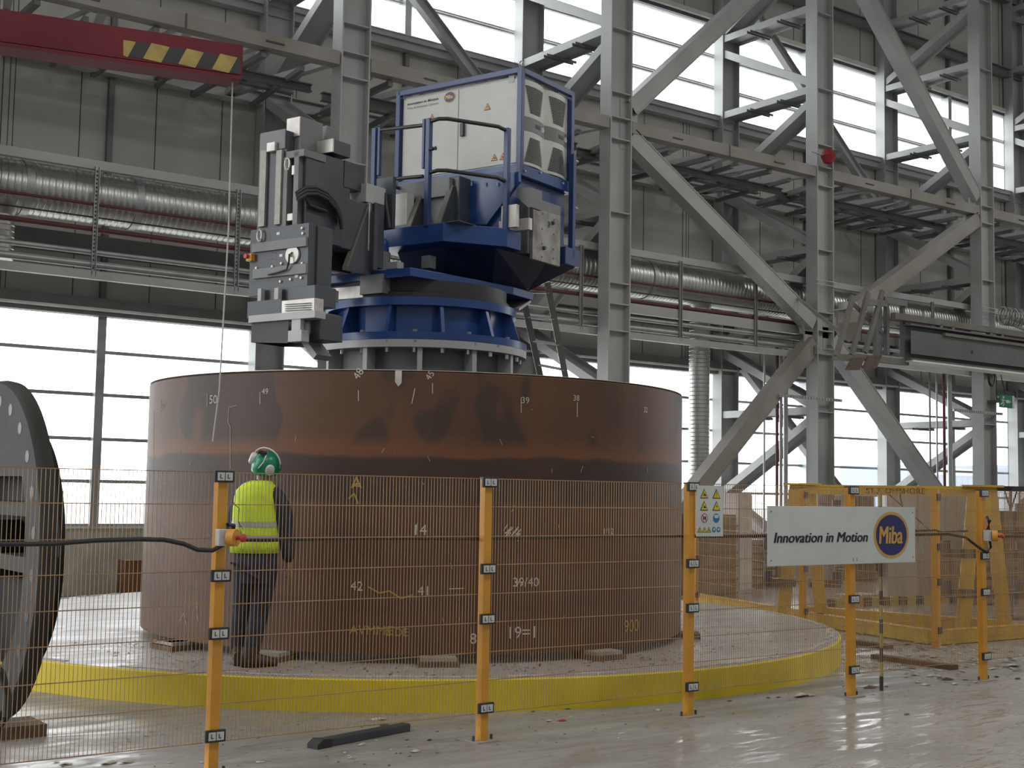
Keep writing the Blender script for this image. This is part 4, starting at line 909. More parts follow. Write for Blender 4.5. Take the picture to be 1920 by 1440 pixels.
# festoon cable bundle
t = thing('cable_reel', 'coiled festoon cables hanging in loops above the dark crane girder at the right edge', 'cable', wy(1880, 592, 14.3)); c_ = Vector(t.location)
for k in range(7):
    bm = B(); x_ = k*.09; tube(bm, [Vector((x_+.03*math.sin(a/14*6.2832), .12*math.sin(a/14*6.2832), .0+.17*math.cos(a/14*6.2832))) for a in range(14)], .014, 6, closed=True); obj('cable_loop', bm, 'midgrey' if k % 2 else 'steel_rust', t, smooth=True)
bm = B(); tube(bm, [(.1, 0, -.1), (1.5, 0, -.28)], .05, 8); obj('cable_drum', bm, 'steel', t)

# red alarm ball, exit sign, coil on column
bm = B(); c_ = wy(1553, 293, 16.25); lathe(bm, [(.0, -.16), (.09, -.13), (.15, 0), (.09, .12), (0, .14)], 10, (0, 0, 0)); o = obj('alarm_beacon', bm, 'ballred'); o.location = c_
tag(o, 'red faceted ball hanging on a cord at the middle right column', 'beacon')
bm = B(); tube(bm, [(-.45, .02, .02), (-.2, 0, -.02), (0, 0, 0), (.15, .02, -.25), (.05, .05, -.4)], .005, 5); obj('cord', bm, 'black', o)
p0, p1 = wy(1875, 740, 16.2), wy(1902, 766, 16.2); c_ = (p0+p1)/2
t = thing('exit_sign', 'green emergency exit sign with running figure and arrow, right column', 'sign', c_)
w_, h_ = abs(p1.x-p0.x)/2, abs(p1.z-p0.z)/2
bm = B(); box(bm, -w_, w_, 0, .03, -h_, h_); obj('sign_board', bm, 'green_sign', t)
bm = B(); e = -.003; k_ = h_/.15
disc(bm, (-w_*.55, e, h_*.62), X_, Z_, .028*k_, 12)
for A_, C_, wd in (((-.55, .42), (-.62, -.1), .05), ((-.62, -.1), (-.45, -.4), .04), ((-.45, -.4), (-.62, -.8), .035), ((-.62, -.1), (-.8, -.45), .04), ((-.8, -.45), (-1.0+.08, -.5), .03), ((-.55, .35), (-.35, .1), .03), ((-.57, .35), (-.8, .2), .03), ((-.2, 0), (.35, 0), .07)):
    beam(bm, (A_[0]*w_, e, A_[1]*h_), (C_[0]*w_, e, C_[1]*h_), wd*k_, .002, Vector((C_[0]-A_[0], 0, C_[1]-A_[1])).cross(Y_))
poly(bm, [(.3*w_, e-.001, .25*h_), (.55*w_, e-.001, 0), (.3*w_, e-.001, -.25*h_)]); box(bm, .72*w_, .98*w_, e, 0, -h_, h_); obj('running_figure', bm, 'muff', t)
bm = B(); box(bm, -w_*.9, -w_*.5, .03, .34, -.03, .03); obj('wall_bracket', bm, 'midgrey', t)
bm = B(); tube(bm, [(-.05, .02, h_), (-.2, .05, h_+.6)], .01, 5); obj('cable', bm, 'black', t)
bm = B(); c_ = wy(1860, 708, 16.3)
for k in range(3): tube(bm, [Vector(((.10+.01*k)*math.sin(a/16*6.2832), .01*k, (.17+.01*k)*math.cos(a/16*6.2832))) for a in range(16)], .008, 6, closed=True)
tube(bm, [(.1, 0, .1), (.16, 0, 0), (.15, 0, -.35), (.18, 0, -.5)], .012, 6)
o = obj('cable_coil', bm, 'black', None, smooth=True); o.location = c_; tag(o, 'coil of dark cable hung on the column above the exit sign', 'cable')

# ================================================================== CAST HUB AT LEFT
t = thing('cast_hub', 'big round grey cast flange with bolt holes standing on edge at the left', 'casting', (2.68, 9.50, 0))
RH = 1.163; zc = 1.247
def xl(bm2, prof, seg=96):
    n_ = len(bm2.verts); lathe(bm2, prof, seg, closedprof=True)
    for v in list(bm2.verts)[n_:]: x, y, z = v.co; v.co = Vector((z, x, y+zc))
bm = B(); xl(bm, [(.86, -.11), (RH-.02, -.11), (RH, -.09), (RH+.004, -.05), (RH-.005, 0), (.86, 0)]); obj('outer_ring', bm, 'hub', t, smooth=True)
bm = B(); lathe(bm, [(.87, .10), (.87, .14)], 64)
for v in bm.verts: x, y, z = v.co; v.co = Vector((z, x, y+zc))
obj('recessed_disc', bm, 'hubin', t)
bm = B(); box(bm, -.10, .12, -.84, .84, zc+.24, zc+.33); obj('casting_web', bm, 'hub', t)
bm = B(); prism(bm, [(-.108, -.72, zc+.50), (-.108, .72, zc+.50), (-.108, .5, zc+.78), (-.108, 0, zc+.90), (-.108, -.5, zc+.78)], (.2, 0, 0)); obj('casting_web', bm, 'hub', t)
bm = B(); box(bm, -.10, .12, -.86, .86, zc-.12, zc-.02); obj('casting_web', bm, 'hub', t)
for k in range(24):
    a = math.radians(15*k+7); bm = B(); disc(bm, (-.112, 1.02*math.cos(a), zc+1.02*math.sin(a)), Y_, Z_, .040, 16); obj('bolt_hole', bm, 'black', t)
bm = B(); lathe(bm, [(.2, -.1), (.2, .12)], 32)
for v in bm.verts: x, y, z = v.co; v.co = Vector((z, x, y+zc))
obj('centre_boss', bm, 'hubin', t, smooth=True)
bm = B(); o = box(bm, -.25, .25, -.28, .1, 0, .082); o = obj('timber_block', bm, 'wood'); o.location = (2.66, 9.4, 0); tag(o, 'flat timber block under the grey cast flange', 'block')
bm = B(); pts = [wy(x, y, 8.2) for x, y in ((-20, 1240), (4, 1262), (14, 1300), (12, 1345), (-5, 1380), (-30, 1390))]; tube(bm, pts, .022, 8)
tag(obj('black_hose', bm, 'black', None, smooth=True), 'thick black hose looping at the left edge in front of the cast flange', 'hose')

# ================================================================== SAFETY FENCE
FY = 7.44; PX = [1.38, 3.35, 5.32, 7.27, 9.20, 11.13, 13.06]
ZC = [1.762, 1.169, .828, .228]
pl_names = ['left of the frame edge', 'in front of the worker, with the emergency stop button', 'second from left, in front of the pile middle', 'left of the small warning board', 'carrying the large white sign', 'rightmost in front row, beside the yellow rack', 'beyond the right edge']
def clamp(parent, z, txt, dx=0):
    bm2 = B(); box(bm2, -.062+dx, .066+dx, -.05, -.028, z-.036, z+.036); c2 = obj('mesh_clamp', bm2, 'blackplastic', parent, bevel=.004)
    bm2 = B(); box(bm2, -.045+dx, .0+dx, -.0525, -.050, z-.024, z+.024); box(bm2, .006+dx, .052+dx, -.0525, -.050, z-.024, z+.024); obj('clamp_insert', bm2, 'sign', c2)
    bm2 = B(); text_bm(bm2, txt[0], (-.030+dx, -.053, z-.012), X_, Z_, .026, bold=.02); text_bm(bm2, txt[1], (.018+dx, -.053, z-.012), X_, Z_, .026, bold=.02); obj('clamp_letter', bm2, 'ink', c2)
def fpost(x, i, y=FY, lean=0):
    t = thing('fence_post', 'yellow fence post, '+pl_names[i], 'fence post', (x, y, 0), 0, 'yellow posts of the front fence'); t.rotation_euler = (0, lean, 0)
    bm = B(); box(bm, -.032, .032, -.032, .032, 0, 1.79); obj('post_tube', bm, 'yellow', t, bevel=.005)
    bm = B(); box(bm, -.09, .10, -.08, .08, 0, .008); obj('foot_plate', bm, 'steel_rust', t)
    for sx in (-.07, .08): bm = B(); lathe(bm, [(.010, .008), (.010, .04)], 6, (sx, 0, 0)); obj('anchor_bolt', bm, 'darksteel', t)
    bm = B(); box(bm, -.034, .034, -.034, .034, 1.785, 1.797); obj('post_cap', bm, 'blackplastic', t)
    for j, z in enumerate(ZC): clamp(t, z, 'LL')
    return t
for i, x in enumerate(PX): fpost(x, i, lean=-.006 if x > 11 and x < 12 else 0)
HZ = [1.787, 1.593, 1.389, 1.192, .993, .798, .596, .402, .182]
def panel(p, q, label, group, top=0):
    p, q = Vector(p), Vector(q); d = (q-p); L = d.length; d.normalize(); nn = Vector((-d.y, d.x, 0))
    t = thing('mesh_panel', label, 'fence panel', p, math.atan2(d.y, d.x), group)
    bm = B(); n = int(L/.0247)
    for k in range(1, n):
        x = L*k/n; w = .0015; jx = random.uniform(-.0016, .0016)
        v = [bm.verts.new(c) for c in ((x-w, -w, .18), (x+w, -w, .18), (x+w, w, .18), (x-w, w, .18), (x-w+jx, -w, 1.787), (x+w+jx, -w, 1.787), (x+w+jx, w, 1.787), (x-w+jx, w, 1.787))]
        for f in ((0, 1, 5, 4), (1, 2, 6, 5), (2, 3, 7, 6), (3, 0, 4, 7)): bm.faces.new([v[j] for j in f])
    obj('vertical_wires', bm, 'wire', t)
    bm = B()
    for z in HZ: box(bm, .01, L-.01, -.0075, -.0025, z-.0028, z+.0028)
    obj('horizontal_wires', bm, 'wire', t)
pn = ['in front of the cast flange at the left edge', 'between the first two yellow posts, before the worker', 'between the second and third yellow posts, before the pile', 'behind the small warning board', 'behind the right half of the large sign', 'at the right edge beyond the last front post']
for i in range(6): panel((PX[i]+.035, FY+.03, 0), (PX[i+1]-.035, FY+.03, 0), 'tan welded wire mesh panel '+pn[i], 'wire mesh panels of the front fence')
# second fence going back
F2 = [(14.20, 14.40), (13.51, 11.70), (13.03, 9.31)]; l2 = ['furthest back, beside the small warning board', 'in the middle, below the large sign', 'nearest, right of the large sign']
for (x, y), lb in zip(F2, l2):
    t = thing('rear_fence_post', 'yellow post of the side fence, '+lb, 'fence post', (x, y, 0), math.radians(-75), 'yellow posts of the side fence')
    bm = B(); box(bm, -.04, .04, -.04, .04, 0, 1.80); obj('post_tube', bm, 'yellow', t, bevel=.005)
    for z in (1.72, 1.15, .75, .2): bm = B(); box(bm, .035, .05, -.05, .05, z-.04, z+.04); obj('mesh_clamp', bm, 'blackplastic', t)
    bm = B(); box(bm, -.1, .1, -.1, .1, 0, .01); obj('foot_plate', bm, 'steel_rust', t)
for (a, b, lb) in ((F2[0], F2[1], 'of the side fence, behind the large sign left half'), (F2[1], F2[2], 'of the side fence, left of the nearest side post'), (F2[2], (15.2, 9.15), 'of the side fence, turning right to the picture edge')):
    panel((*a, 0), (*b, 0), 'tan welded wire mesh panel '+lb, 'wire mesh panels of the side fence')
# e-stop buttons and cable
for (x, z, lb) in ((3.36, 1.398, 'on the post in front of the worker'), (11.15, 1.36, 'on the rightmost front post')):
    t = thing('emergency_stop', 'yellow emergency stop box with red mushroom button '+lb, 'emergency stop', (x, FY-.04, z))
    bm = B(); box(bm, -.055, .01, -.06, 0, -.05, .05); obj('mount_box', bm, 'cab', t, bevel=.005)
    bm = B(); lathe(bm, [(.052, 0), (.052, .05)], 28); bmesh.ops.rotate(bm, verts=bm.verts, cent=(0, 0, 0), matrix=Matrix.Rotation(math.radians(90), 3, 'X')); bmesh.ops.rotate(bm, verts=bm.verts, cent=(0, 0, 0), matrix=Matrix.Rotation(math.radians(35), 3, 'Z')); bmesh.ops.translate(bm, verts=bm.verts, vec=(.015, -.05, 0)); obj('yellow_collar', bm, 'yellow', t, smooth=True)
    bm = B(); lathe(bm, [(.012, 0), (.012, .03), (.026, .032), (.024, .05), (.0, .055)], 20, close=False); bmesh.ops.rotate(bm, verts=bm.verts, cent=(0, 0, 0), matrix=Matrix.Rotation(math.radians(90), 3, 'X')); bmesh.ops.rotate(bm, verts=bm.verts, cent=(0, 0, 0), matrix=Matrix.Rotation(math.radians(35), 3, 'Z')); bmesh.ops.translate(bm, verts=bm.verts, vec=(.045, -.095, 0)); obj('mushroom_button', bm, 'red', t, smooth=True)
yb = FY-.02
bm = B(); tube(bm, [(1.3, yb, 1.375), (1.9, yb, 1.37), (2.35, yb, 1.368), (2.6, yb, 1.385), (2.85, yb, 1.39), (3.0, yb, 1.385), (3.12, yb, 1.36), (3.2, yb-.02, 1.325), (3.28, yb-.05, 1.322), (3.35, yb-.06, 1.36)], .0135, 8)
tag(obj('fence_cable', bm, 'black', None, smooth=True), 'black corrugated cable along the fence left of the emergency stop', 'cable')
bm = B(); tube(bm, [(3.36, yb-.06, 1.43), (3.37, yb-.05, 1.475), (3.42, yb-.03, 1.47), (3.43, yb, 1.42), (3.5, yb+.06, 1.38)]+[(3.7+.5*k, FY+.065, 1.375+.006*math.sin(k*1.3)) for k in range(15)]+[(10.95, FY+.05, 1.34), (11.05, yb, 1.25), (11.13, yb-.04, 1.2), (11.19, yb-.04, 1.25), (11.17, yb-.04, 1.32)], .0125, 8)
tag(obj('fence_cable', bm, 'black', None, smooth=True), 'black corrugated cable strung across the fence between the two emergency stops', 'cable')
bm = B(); tube(bm, [(9.9, FY+.065, 1.40), (10.5, FY+.065, 1.41), (10.6, FY+.065, 1.39), (11.0, FY+.065, 1.40)], .011, 8); tube(bm, [(11.15, yb-.04, 1.42), (11.17, yb-.04, 1.50), (11.2, yb, 1.53)], .02, 8)
tag(obj('fence_cable', bm, 'black', None, smooth=True), 'short upper black cable between the large sign and the rightmost post', 'cable')
bm = B(); tube(bm, [(11.2, FY+.06, 1.40), (12, FY+.06, 1.385), (13.2, FY+.06, 1.40)], .013, 8); tube(bm, [(11.2, FY+.06, 1.35), (12, FY+.06, 1.34), (13.2, FY+.06, 1.35)], .013, 8)
tag(obj('fence_cable', bm, 'black', None, smooth=True), 'black cable pair right of the rightmost post', 'cable')

# large sign
ys = FY-.055
t = thing('company_sign', 'large pale sign board with slogan lettering and a round blue and gold logo', 'sign', (9.07, ys, 1.375))
bm = B(); box(bm, -.965, .965, 0, .012, -.245, .245); obj('sign_board', bm, 'sign', t, bevel=.002)
bm = B(); text_bm(bm, 'Innovation in Motion', (-.895, 0, -.055), X_, Z_, .085, width=1.19, shear=.22, depth=.003, dup=5, dstep=.0022); obj('slogan_lettering', bm, 'ink', t)
bm = B(); disc(bm, (.625, -.002, .0), X_, Z_, .245, 56, 0, .205); disc(bm, (.625, -.004, .0), X_, Z_, .215, 56, 1, .178)
obj('logo_disc', bm, ['gold', 'navy'], t)
bm = B(); text_bm(bm, 'Miba', (.625-.175, -.005, -.075), X_, Z_, .155, width=.32, shear=.10, depth=.002, dup=7, dstep=.002); obj('logo_lettering', bm, 'gold', t)
bm = B()
for x in (-.93, .93):
    for z in (-.2, .2): disc(bm, (x, -.002, z), X_, Z_, .008, 8)
obj('screw_head', bm, 'midgrey', t)
t = thing('warning_board', 'small white board of warning triangles and blue mandatory signs beside the third post', 'sign', (7.44, ys, 1.575))
bm = B(); box(bm, -.145, .145, 0, .008, -.198, .198); obj('sign_board', bm, 'sign', t)
for x, z, sy in ((-.065, .135, 'hand'), (.07, .135, 'bang'), (-.065, .04, 'hand'), (.07, .04, 'bolt')):
    bm = B(); warn_tri(bm, (x, -.002, z), X_, Z_, .072, (0, -1, 0), 0, 1, sy); obj('warning_triangle', bm, ['warn', 'ink'], t)
bm = B(); disc(bm, (-.06, -.002, -.055), X_, Z_, .036, 24, 0); disc(bm, (-.06, -.003, -.055), X_, Z_, .030, 24, 1)
for s in (-1, 1): disc(bm, (-.06+s*.010, -.004, -.055), X_, Z_, .007, 10, 2, .018)
beam(bm, (-.085, -.005, -.03), (-.035, -.005, -.08), .005, .001, Vector((1, 0, 1))); obj('no_entry_symbol', bm, ['red', 'sign', 'ink'], t)
bm = B(); disc(bm, (.07, -.002, -.055), X_, Z_, .036, 24, 0); poly(bm, [(.045, -.003, -.03), (.095, -.003, -.03), (.09, -.003, -.055), (.05, -.003, -.055)], 1); obj('mandatory_disc', bm, ['signblue', 'sign'], t)
for k, x in enumerate((-.11, -.06, -.01)):
    bm = B(); warn_tri(bm, (x, -.002, -.145), X_, Z_, .042, (0, -1, 0), 0, 1, ('bang', 'bolt', 'hand')[k]); obj('warning_triangle', bm, ['warn', 'ink'], t)
for x in (.045, .095):
    bm = B(); disc(bm, (x, -.002, -.145), X_, Z_, .021, 20, 0); disc(bm, (x, -.003, -.143), X_, Z_, .010, 12, 1); obj('mandatory_disc', bm, ['signblue', 'sign'], t)
# striped pole behind fence
bm = B(); g0 = gx(1697, 1272); 
for k in range(14):
    z0 = .0+k*.125; tube(bm, [(0, 0, z0), (0, 0, z0+.125)], .017, 8, mi=k % 2)
o = obj('striped_pole', bm, ['stripek', 'stripey']); o.location = (9.72, 7.52, 0.0); tag(o, 'thin yellow and black striped pole hanging on the fence under the sign right half', 'pole')

# ================================================================== WORKER
px0, py0, sc = 470., 1257., 240.
base = gx(470, 1250, .252)
wk = thing('person', 'person in green helmet, white ear muffs and yellow hi-vis vest, back turned, looking up', 'person', (base.x, base.y, .252), -YAW)
def wp(x, y, d=0.0): return Vector(((x-px0)/sc, d, (py0-y)/sc))
def skin(name, V, E, R, m, parent, sub=2):
    bm2 = B(); ly = bm2.verts.layers.skin.verify(); vs = []
    for i, (v, r) in enumerate(zip(V, R)):
        q = bm2.verts.new(v); q[ly].radius = (r if isinstance(r, tuple) else (r, r)); q[ly].use_root = (i == 0); vs.append(q)
    for a, b in E: bm2.edges.new((vs[a], vs[b]))
    me = bpy.data.meshes.new('s'); bm2.to_mesh(me); bm2.free(); o = bpy.data.objects.new('s', me); COL.objects.link(o)
    md = o.modifiers.new('k', 'SKIN'); md.use_smooth_shade = True; md.branch_smoothing = .6; ss = o.modifiers.new('b', 'SUBSURF'); ss.levels = sub; ss.render_levels = sub
    dg = bpy.context.evaluated_depsgraph_get(); dg.update(); me2 = bpy.data.meshes.new_from_object(o.evaluated_get(dg)); bpy.data.objects.remove(o)
    me2.materials.clear(); me2.materials.append(M[m])
    for p in me2.polygons: p.use_smooth = True
    return link(name, me2, parent)
pel = wp(474, 1052); ch = wp(472, 960); nk = wp(480, 900, .01); hd = wp(486, 866, .03)
rs, re_, rh = wp(512, 922), wp(529, 1000, .02), wp(536, 1062, .06)
ls, le, lh = wp(440, 922), wp(428, 1000, .05), wp(432, 1050, .16)
rhip, rk, ran = wp(492, 1070), wp(484, 1150, .05), wp(468, 1238, -.01)
lhip, lk, lan = wp(456, 1070), wp(446, 1150, .08), wp(443, 1238, .10)
V = [pel, ch, nk, hd, rs, re_, rh, ls, le, lh, rhip, rk, ran, lhip, lk, lan]
E_ = [(0, 1), (1, 2), (2, 3), (1, 4), (4, 5), (5, 6), (1, 7), (7, 8), (8, 9), (0, 10), (10, 11), (11, 12), (0, 13), (13, 14), (14, 15)]
R_ = [.07, .08, .050, .085, .05, .04, .03, .05, .04, .03, .06, .05, .04, .06, .05, .04]
# fingers
def fing(root, dirs, base_i):
    for k in range(4):
        o_ = Vector((-.018+.012*k, 0, -.035)); V.append(root+Vector((-.022+.014*k, .01, -.05))); R_.append(.010); E_.append((base_i, len(V)-1))
        V.append(V[-1]+Vector((0, dirs*.01, -.03-.004*(k in (1, 2))))); R_.append(.009); E_.append((len(V)-2, len(V)-1))
        V.append(V[-1]+Vector((-.008, dirs*.016, -.022))); R_.append(.008); E_.append((len(V)-2, len(V)-1))
    V.append(root+Vector((-.035, .02, -.02))); R_.append(.011); E_.append((base_i, len(V)-1)); V.append(V[-1]+Vector((-.008, .012, -.03))); R_.append(.009); E_.append((len(V)-2, len(V)-1))
fing(rh, 1, 6); fing(lh, 1, 9)
body = skin('body', V, E_, R_, 'skin', wk)
# jacket: torso + arms
skin('jacket', [wp(474, 1066), wp(473, 1000), wp(471, 950), wp(470, 915), wp(484, 897, .01), wp(508, 918), wp(524, 955, .0), wp(530, 1000, .02), wp(536, 1058, .05), wp(443, 918), wp(432, 955, .02), wp(428, 1000, .06), wp(432, 1040, .14)],
     [(0, 1), (1, 2), (2, 3), (3, 4), (3, 5), (5, 6), (6, 7), (7, 8), (3, 9), (9, 10), (10, 11), (11, 12)],
     [(.150, .12), (.150, .115), (.160, .12), (.12, .10), .065, .090, .086, .074, .050, .085, .080, .068, .050], 'jacket', wk)
skin('trousers', [wp(474, 1038), wp(492, 1075, 0), wp(486, 1110, .03), wp(482, 1150, .04), wp(474, 1195, .02), wp(470, 1236, -.01), wp(455, 1075, 0), wp(452, 1110, .05), wp(447, 1150, .08), wp(441, 1195, .09), wp(442, 1236, .09)],
     [(0, 1), (1, 2), (2, 3), (3, 4), (4, 5), (0, 6), (6, 7), (7, 8), (8, 9), (9, 10)],
     [(.165, .13), .118, .105, .088, .080, .074, .118, .104, .088, .080, .074], 'jeans', wk)
ZX = (Vector((1, 0, 0)), Vector((0, 1, 0)))
bm = B(); loft(bm, [(wp(474, 1095, 0), .15, .125, *ZX), (wp(474, 1075, 0), .172, .145, *ZX), (wp(473, 1050, 0), .182, .15, *ZX), (wp(472, 1030, 0), .178, .145, *ZX)], 24); obj('jacket_hem', bm, 'jacket', wk, smooth=True)
# vest as a loft following the torso
ZX = (Vector((1, 0, 0)), Vector((0, 1, 0)))
vs_ = [(470, 1037, .198, .158), (471, 1020, .202, .16), (471, 1000, .196, .158), (470, 975, .188, .155), (469, 950, .186, .15), (470, 930, .182, .145), (472, 915, .172, .135), (474, 903, .13, .105), (478, 896, .085, .075)]
def vest_bm(secs, grow=0.0, mi=0):
    bm2 = B(); loft(bm2, [(wp(x, y, 0), rx+grow, ry+grow, *ZX) for x, y, rx, ry in secs], 28, mi, cap=False); return bm2
vest = obj('vest', vest_bm(vs_), 'vest', wk, smooth=True)
sm = vest.modifiers.new('s', 'SOLIDIFY'); sm.thickness = .006
for ya, yb_, nm in ((976, 986, 'reflective_band'), (1002, 1007, 'reflective_band')):
    def at_(y):
        for a, b in zip(vs_, vs_[1:]):
            if b[1] <= y <= a[1]: f = (a[1]-y)/(a[1]-b[1]); return tuple(a[i]+(b[i]-a[i])*f for i in range(4))
    s0, s1 = at_(yb_), at_(ya); obj(nm, vest_bm([(s0[0], yb_, s0[2], s0[3]), (s1[0], ya, s1[2], s1[3])], .004), 'reflect', vest, smooth=True)
# boots
for nm, heel, dr in (('boot', wp(470, 1247, -.02), Vector((1, .05, 0))), ('boot', wp(443, 1247, .08), Vector((-.15, 1, 0)))):
    d = dr.normalized(); sd = Vector((-d.y, d.x, 0)); bm = B(); h0 = Vector((heel.x, heel.y, 0))
    loft(bm, [(h0-d*.075+Z_*.06, .045, .055, sd, Z_), (h0-d*.05+Z_*.07, .052, .07, sd, Z_), (h0+d*.02+Z_*.065, .055, .065, sd, Z_), (h0+d*.10+Z_*.05, .055, .048, sd, Z_), (h0+d*.17+Z_*.045, .055, .04, sd, Z_), (h0+d*.215+Z_*.035, .035, .028, sd, Z_)], 16)
    loft(bm, [(h0+Z_*.08, .062, .075, sd, d), (h0+Z_*.16, .062, .066, sd, d)], 14); o = obj(nm, bm, 'boot', wk, smooth=True)
    bm = B(); loft(bm, [(h0-d*.08+Z_*.012, .045, .012, sd, Z_), (h0-d*.02+Z_*.012, .052, .012, sd, Z_), (h0+d*.12+Z_*.012, .055, .012, sd, Z_), (h0+d*.205+Z_*.012, .04, .012, sd, Z_)], 8); obj('sole', bm, 'black', o)
# helmet, tilted back
hc = wp(487, 862, .02); bm = B()
prof = [(.132, -.07), (.136, -.035), (.132, .01), (.112, .062), (.075, .098), (.03, .115), (0, .118)]
lathe(bm, [(.134, -.075)]+prof, 28, close=False); 
for v in bm.verts: v.co.y *= 1.12
for v in list(bm.verts):
    if v.co.z < -.03 and v.co.y > .08: v.co.y += .035
tilt = Matrix.Rotation(math.radians(24), 3, 'X') @ Matrix.Rotation(math.radians(-14), 3, 'Z')
hm = Matrix.Rotation(math.radians(12), 3, 'Y') @ tilt
bmesh.ops.transform(bm, matrix=(Matrix.Translation(hc) @ hm.to_4x4() @ Matrix.Scale(.85, 4)), verts=bm.verts)
hel = obj('helmet', bm, 'helmet', wk, smooth=True)
so = hel.modifiers.new('s', 'SOLIDIFY'); so.thickness = .004
def hpnt(x, y, z): return hc+hm @ Vector((x, y, z))
bm = B(); tube(bm, [hpnt(.125*math.cos(a), -.0+.0*a, .02+.115*math.sin(a)) for a in [math.radians(d_) for d_ in range(-10, 191, 20)]], .006, 6); tube(bm, [hpnt(.0, -.13, .0), hpnt(.03, -.12, .06), hpnt(.02, -.07, .105)], .005, 6); obj('helmet_band', bm, 'muff', hel, smooth=True)
bm = B(); box(bm, -.03, .03, -.02, .02, 0, .02); bmesh.ops.transform(bm, matrix=Matrix.Translation(hpnt(-.02, -.06, .10)) @ hm.to_4x4(), verts=bm.verts); obj('helmet_clip', bm, 'black', hel)
for (x, y, rx) in ((460, 852, 1), (497, 876, 1)):
    c_ = wp(x, y, -.06 if x > 480 else .0); nrm_ = (c_-hc).normalized(); bm = B()
    u_ = nrm_.cross(Z_).normalized(); v_ = nrm_.cross(u_)
    loft(bm, [(c_-nrm_*.03, .038, .046, u_, v_), (c_-nrm_*.005, .044, .052, u_, v_), (c_+nrm_*.012, .040, .048, u_, v_), (c_+nrm_*.022, .026, .032, u_, v_)], 20); mf = obj('ear_muff', bm, 'muff', wk, smooth=True)
    bm = B(); loft(bm, [(c_-nrm_*.05, .046, .054, u_, v_), (c_-nrm_*.028, .048, .056, u_, v_)], 20); obj('muff_cushion', bm, 'black', mf, smooth=True)
bm = B(); tube(bm, [wp(432, 935, -.16), wp(436, 943, -.17), wp(446, 950, -.175), wp(445, 975, -.175), wp(449, 983, -.175), wp(456, 992, -.175), wp(447, 984, -.176), wp(452, 1000, -.175)], .004, 5); obj('vest_cord', bm, 'black', wk)

# ================================================================== YELLOW RACK AND STUFF AT RIGHT BACK
t = thing('cantilever_rack', 'yellow steel cantilever rack with grey stub arms behind the large sign', 'rack')
for k, ((x, y), w_) in enumerate((((14.10, 12.22), .6), ((14.76, 9.85), .6))):
    zt_ = 1.86
    for s in (-1, 1):
        bm = B(); dv = Vector((-.62, .78, 0)).normalized(); c0 = Vector((x, y, 0))
        beam(bm, c0+dv*s*.26, c0+dv*s*.085+Z_*zt_, .15, .17, Vector((.78, .62, 0))); obj('upright', bm, 'rackyellow', t)
    bm = B(); obox(bm, Vector((x, y, zt_+.01)), dv*.5, Vector((.78, .62, 0))*.3, Z_*.025); obj('top_plate', bm, 'rackyellow', t)
    for z_, s in ((.52, -1), (.52, 1), (1.02, -1), (1.5, -1), (1.02, 1)):
        c0 = Vector((x, y, z_)); sd = -cR*s; sd.z = 0; sd.normalize()
        bm = B(); beam(bm, c0+sd*.1, c0+sd*.52, .11, .1); obj('arm', bm, 'darksteel', t)
        bm = B(); beam(bm, c0+sd*.47-Z_*.05, c0+sd*.47+Z_*.16, .1, .08, sd); obj('arm_stop', bm, 'bluebar', t)
A_, C_ = Vector((14.10, 12.22, 1.80)), Vector((14.76, 9.85, 1.80))
bm = B(); beam(bm, A_, C_, .13, .12, Z_); obj('top_beam', bm, 'rackyellow', t)
dd = (C_-A_).normalized(); bm = B(); text_bm(bm, 'ST.3  OFFSHORE', A_+dd*.95+Vector((-.062*dd.y*-1, 0, 0))*0+Vector((dd.y, -dd.x, 0))*.063-Z_*.04, dd, Z_, .075, width=.8, bold=.01); obj('rack_lettering', bm, 'ink', t)
bm = B(); beam(bm, (14.75, 15.0, .09), (13.72, 11.5, .09), .16, .12, Z_); beam(bm, (13.75, 11.7, .09), (13.28, 9.55, .09), .16, .14, Z_); beam(bm, (13.28, 9.50, .09), (15.6, 9.40, .09), .16, .14, Z_); beam(bm, (14.2, 12.2, .12), (14.9, 9.6, .12), .16, .14, Z_)
obj('base_beam', bm, 'rackyellow', t)
bm = B(); tube(bm, [(14.1, 10.6, 1.75), (14.12, 10.55, 1.4), (14.2, 10.45, 1.2)], .012, 6); tube(bm, [(14.0, 10.7, 1.75), (14.3, 10.3, 1.3)], .008, 6); obj('hanging_strap', bm, 'black', t)
def gbox(name, label, cat, x0, y0, x1, ytop, Y, dep, m, group=None, off=0):
    p, q = wy(x0, ytop, Y), wy(x1, ytop, Y); zt_ = (p.z+q.z)/2; zb_ = off
    c_ = Vector(((p.x+q.x)/2, Y, zb_)); o = thing(name, label, cat, c_, 0, group)
    w_ = (q.x-p.x)/2
    bm = B(); box(bm, -w_, w_, 0, dep, 0, zt_-zb_); obj('body', bm, m, o, bevel=.01); return o, w_, zt_-zb_
o, w_, h_ = gbox('switch_cabinet', 'tall grey-brown metal cabinet left of the nearest side fence post', 'cabinet', 1718, 0, 1766, 927, 14.0, .6, 'greybox')
bm = B(); box(bm, -w_+.02, w_-.02, -.02, 0, .05, h_-.03); obj('door', bm, 'greybox', o, bevel=.005)
bm = B(); box(bm, w_-.1, w_-.07, -.05, -.02, h_*.5, h_*.6); obj('handle', bm, 'black', o)
o, w_, h_ = gbox('switch_cabinet', 'wide grey metal cabinet between the side fence post and the yellow rack', 'cabinet', 1770, 0, 1812, 930, 14.6, .6, 'steel_rust')
bm = B(); box(bm, -w_+.02, -.01, -.02, 0, .05, h_-.03); box(bm, .01, w_-.02, -.02, 0, .05, h_-.03); obj('door', bm, 'steel_rust', o, bevel=.005)
o, w_, h_ = gbox('white_cabinet', 'narrow white cabinet behind the fence left of the large sign', 'cabinet', 1384, 0, 1410, 925, 16.2, .5, 'whitebox')
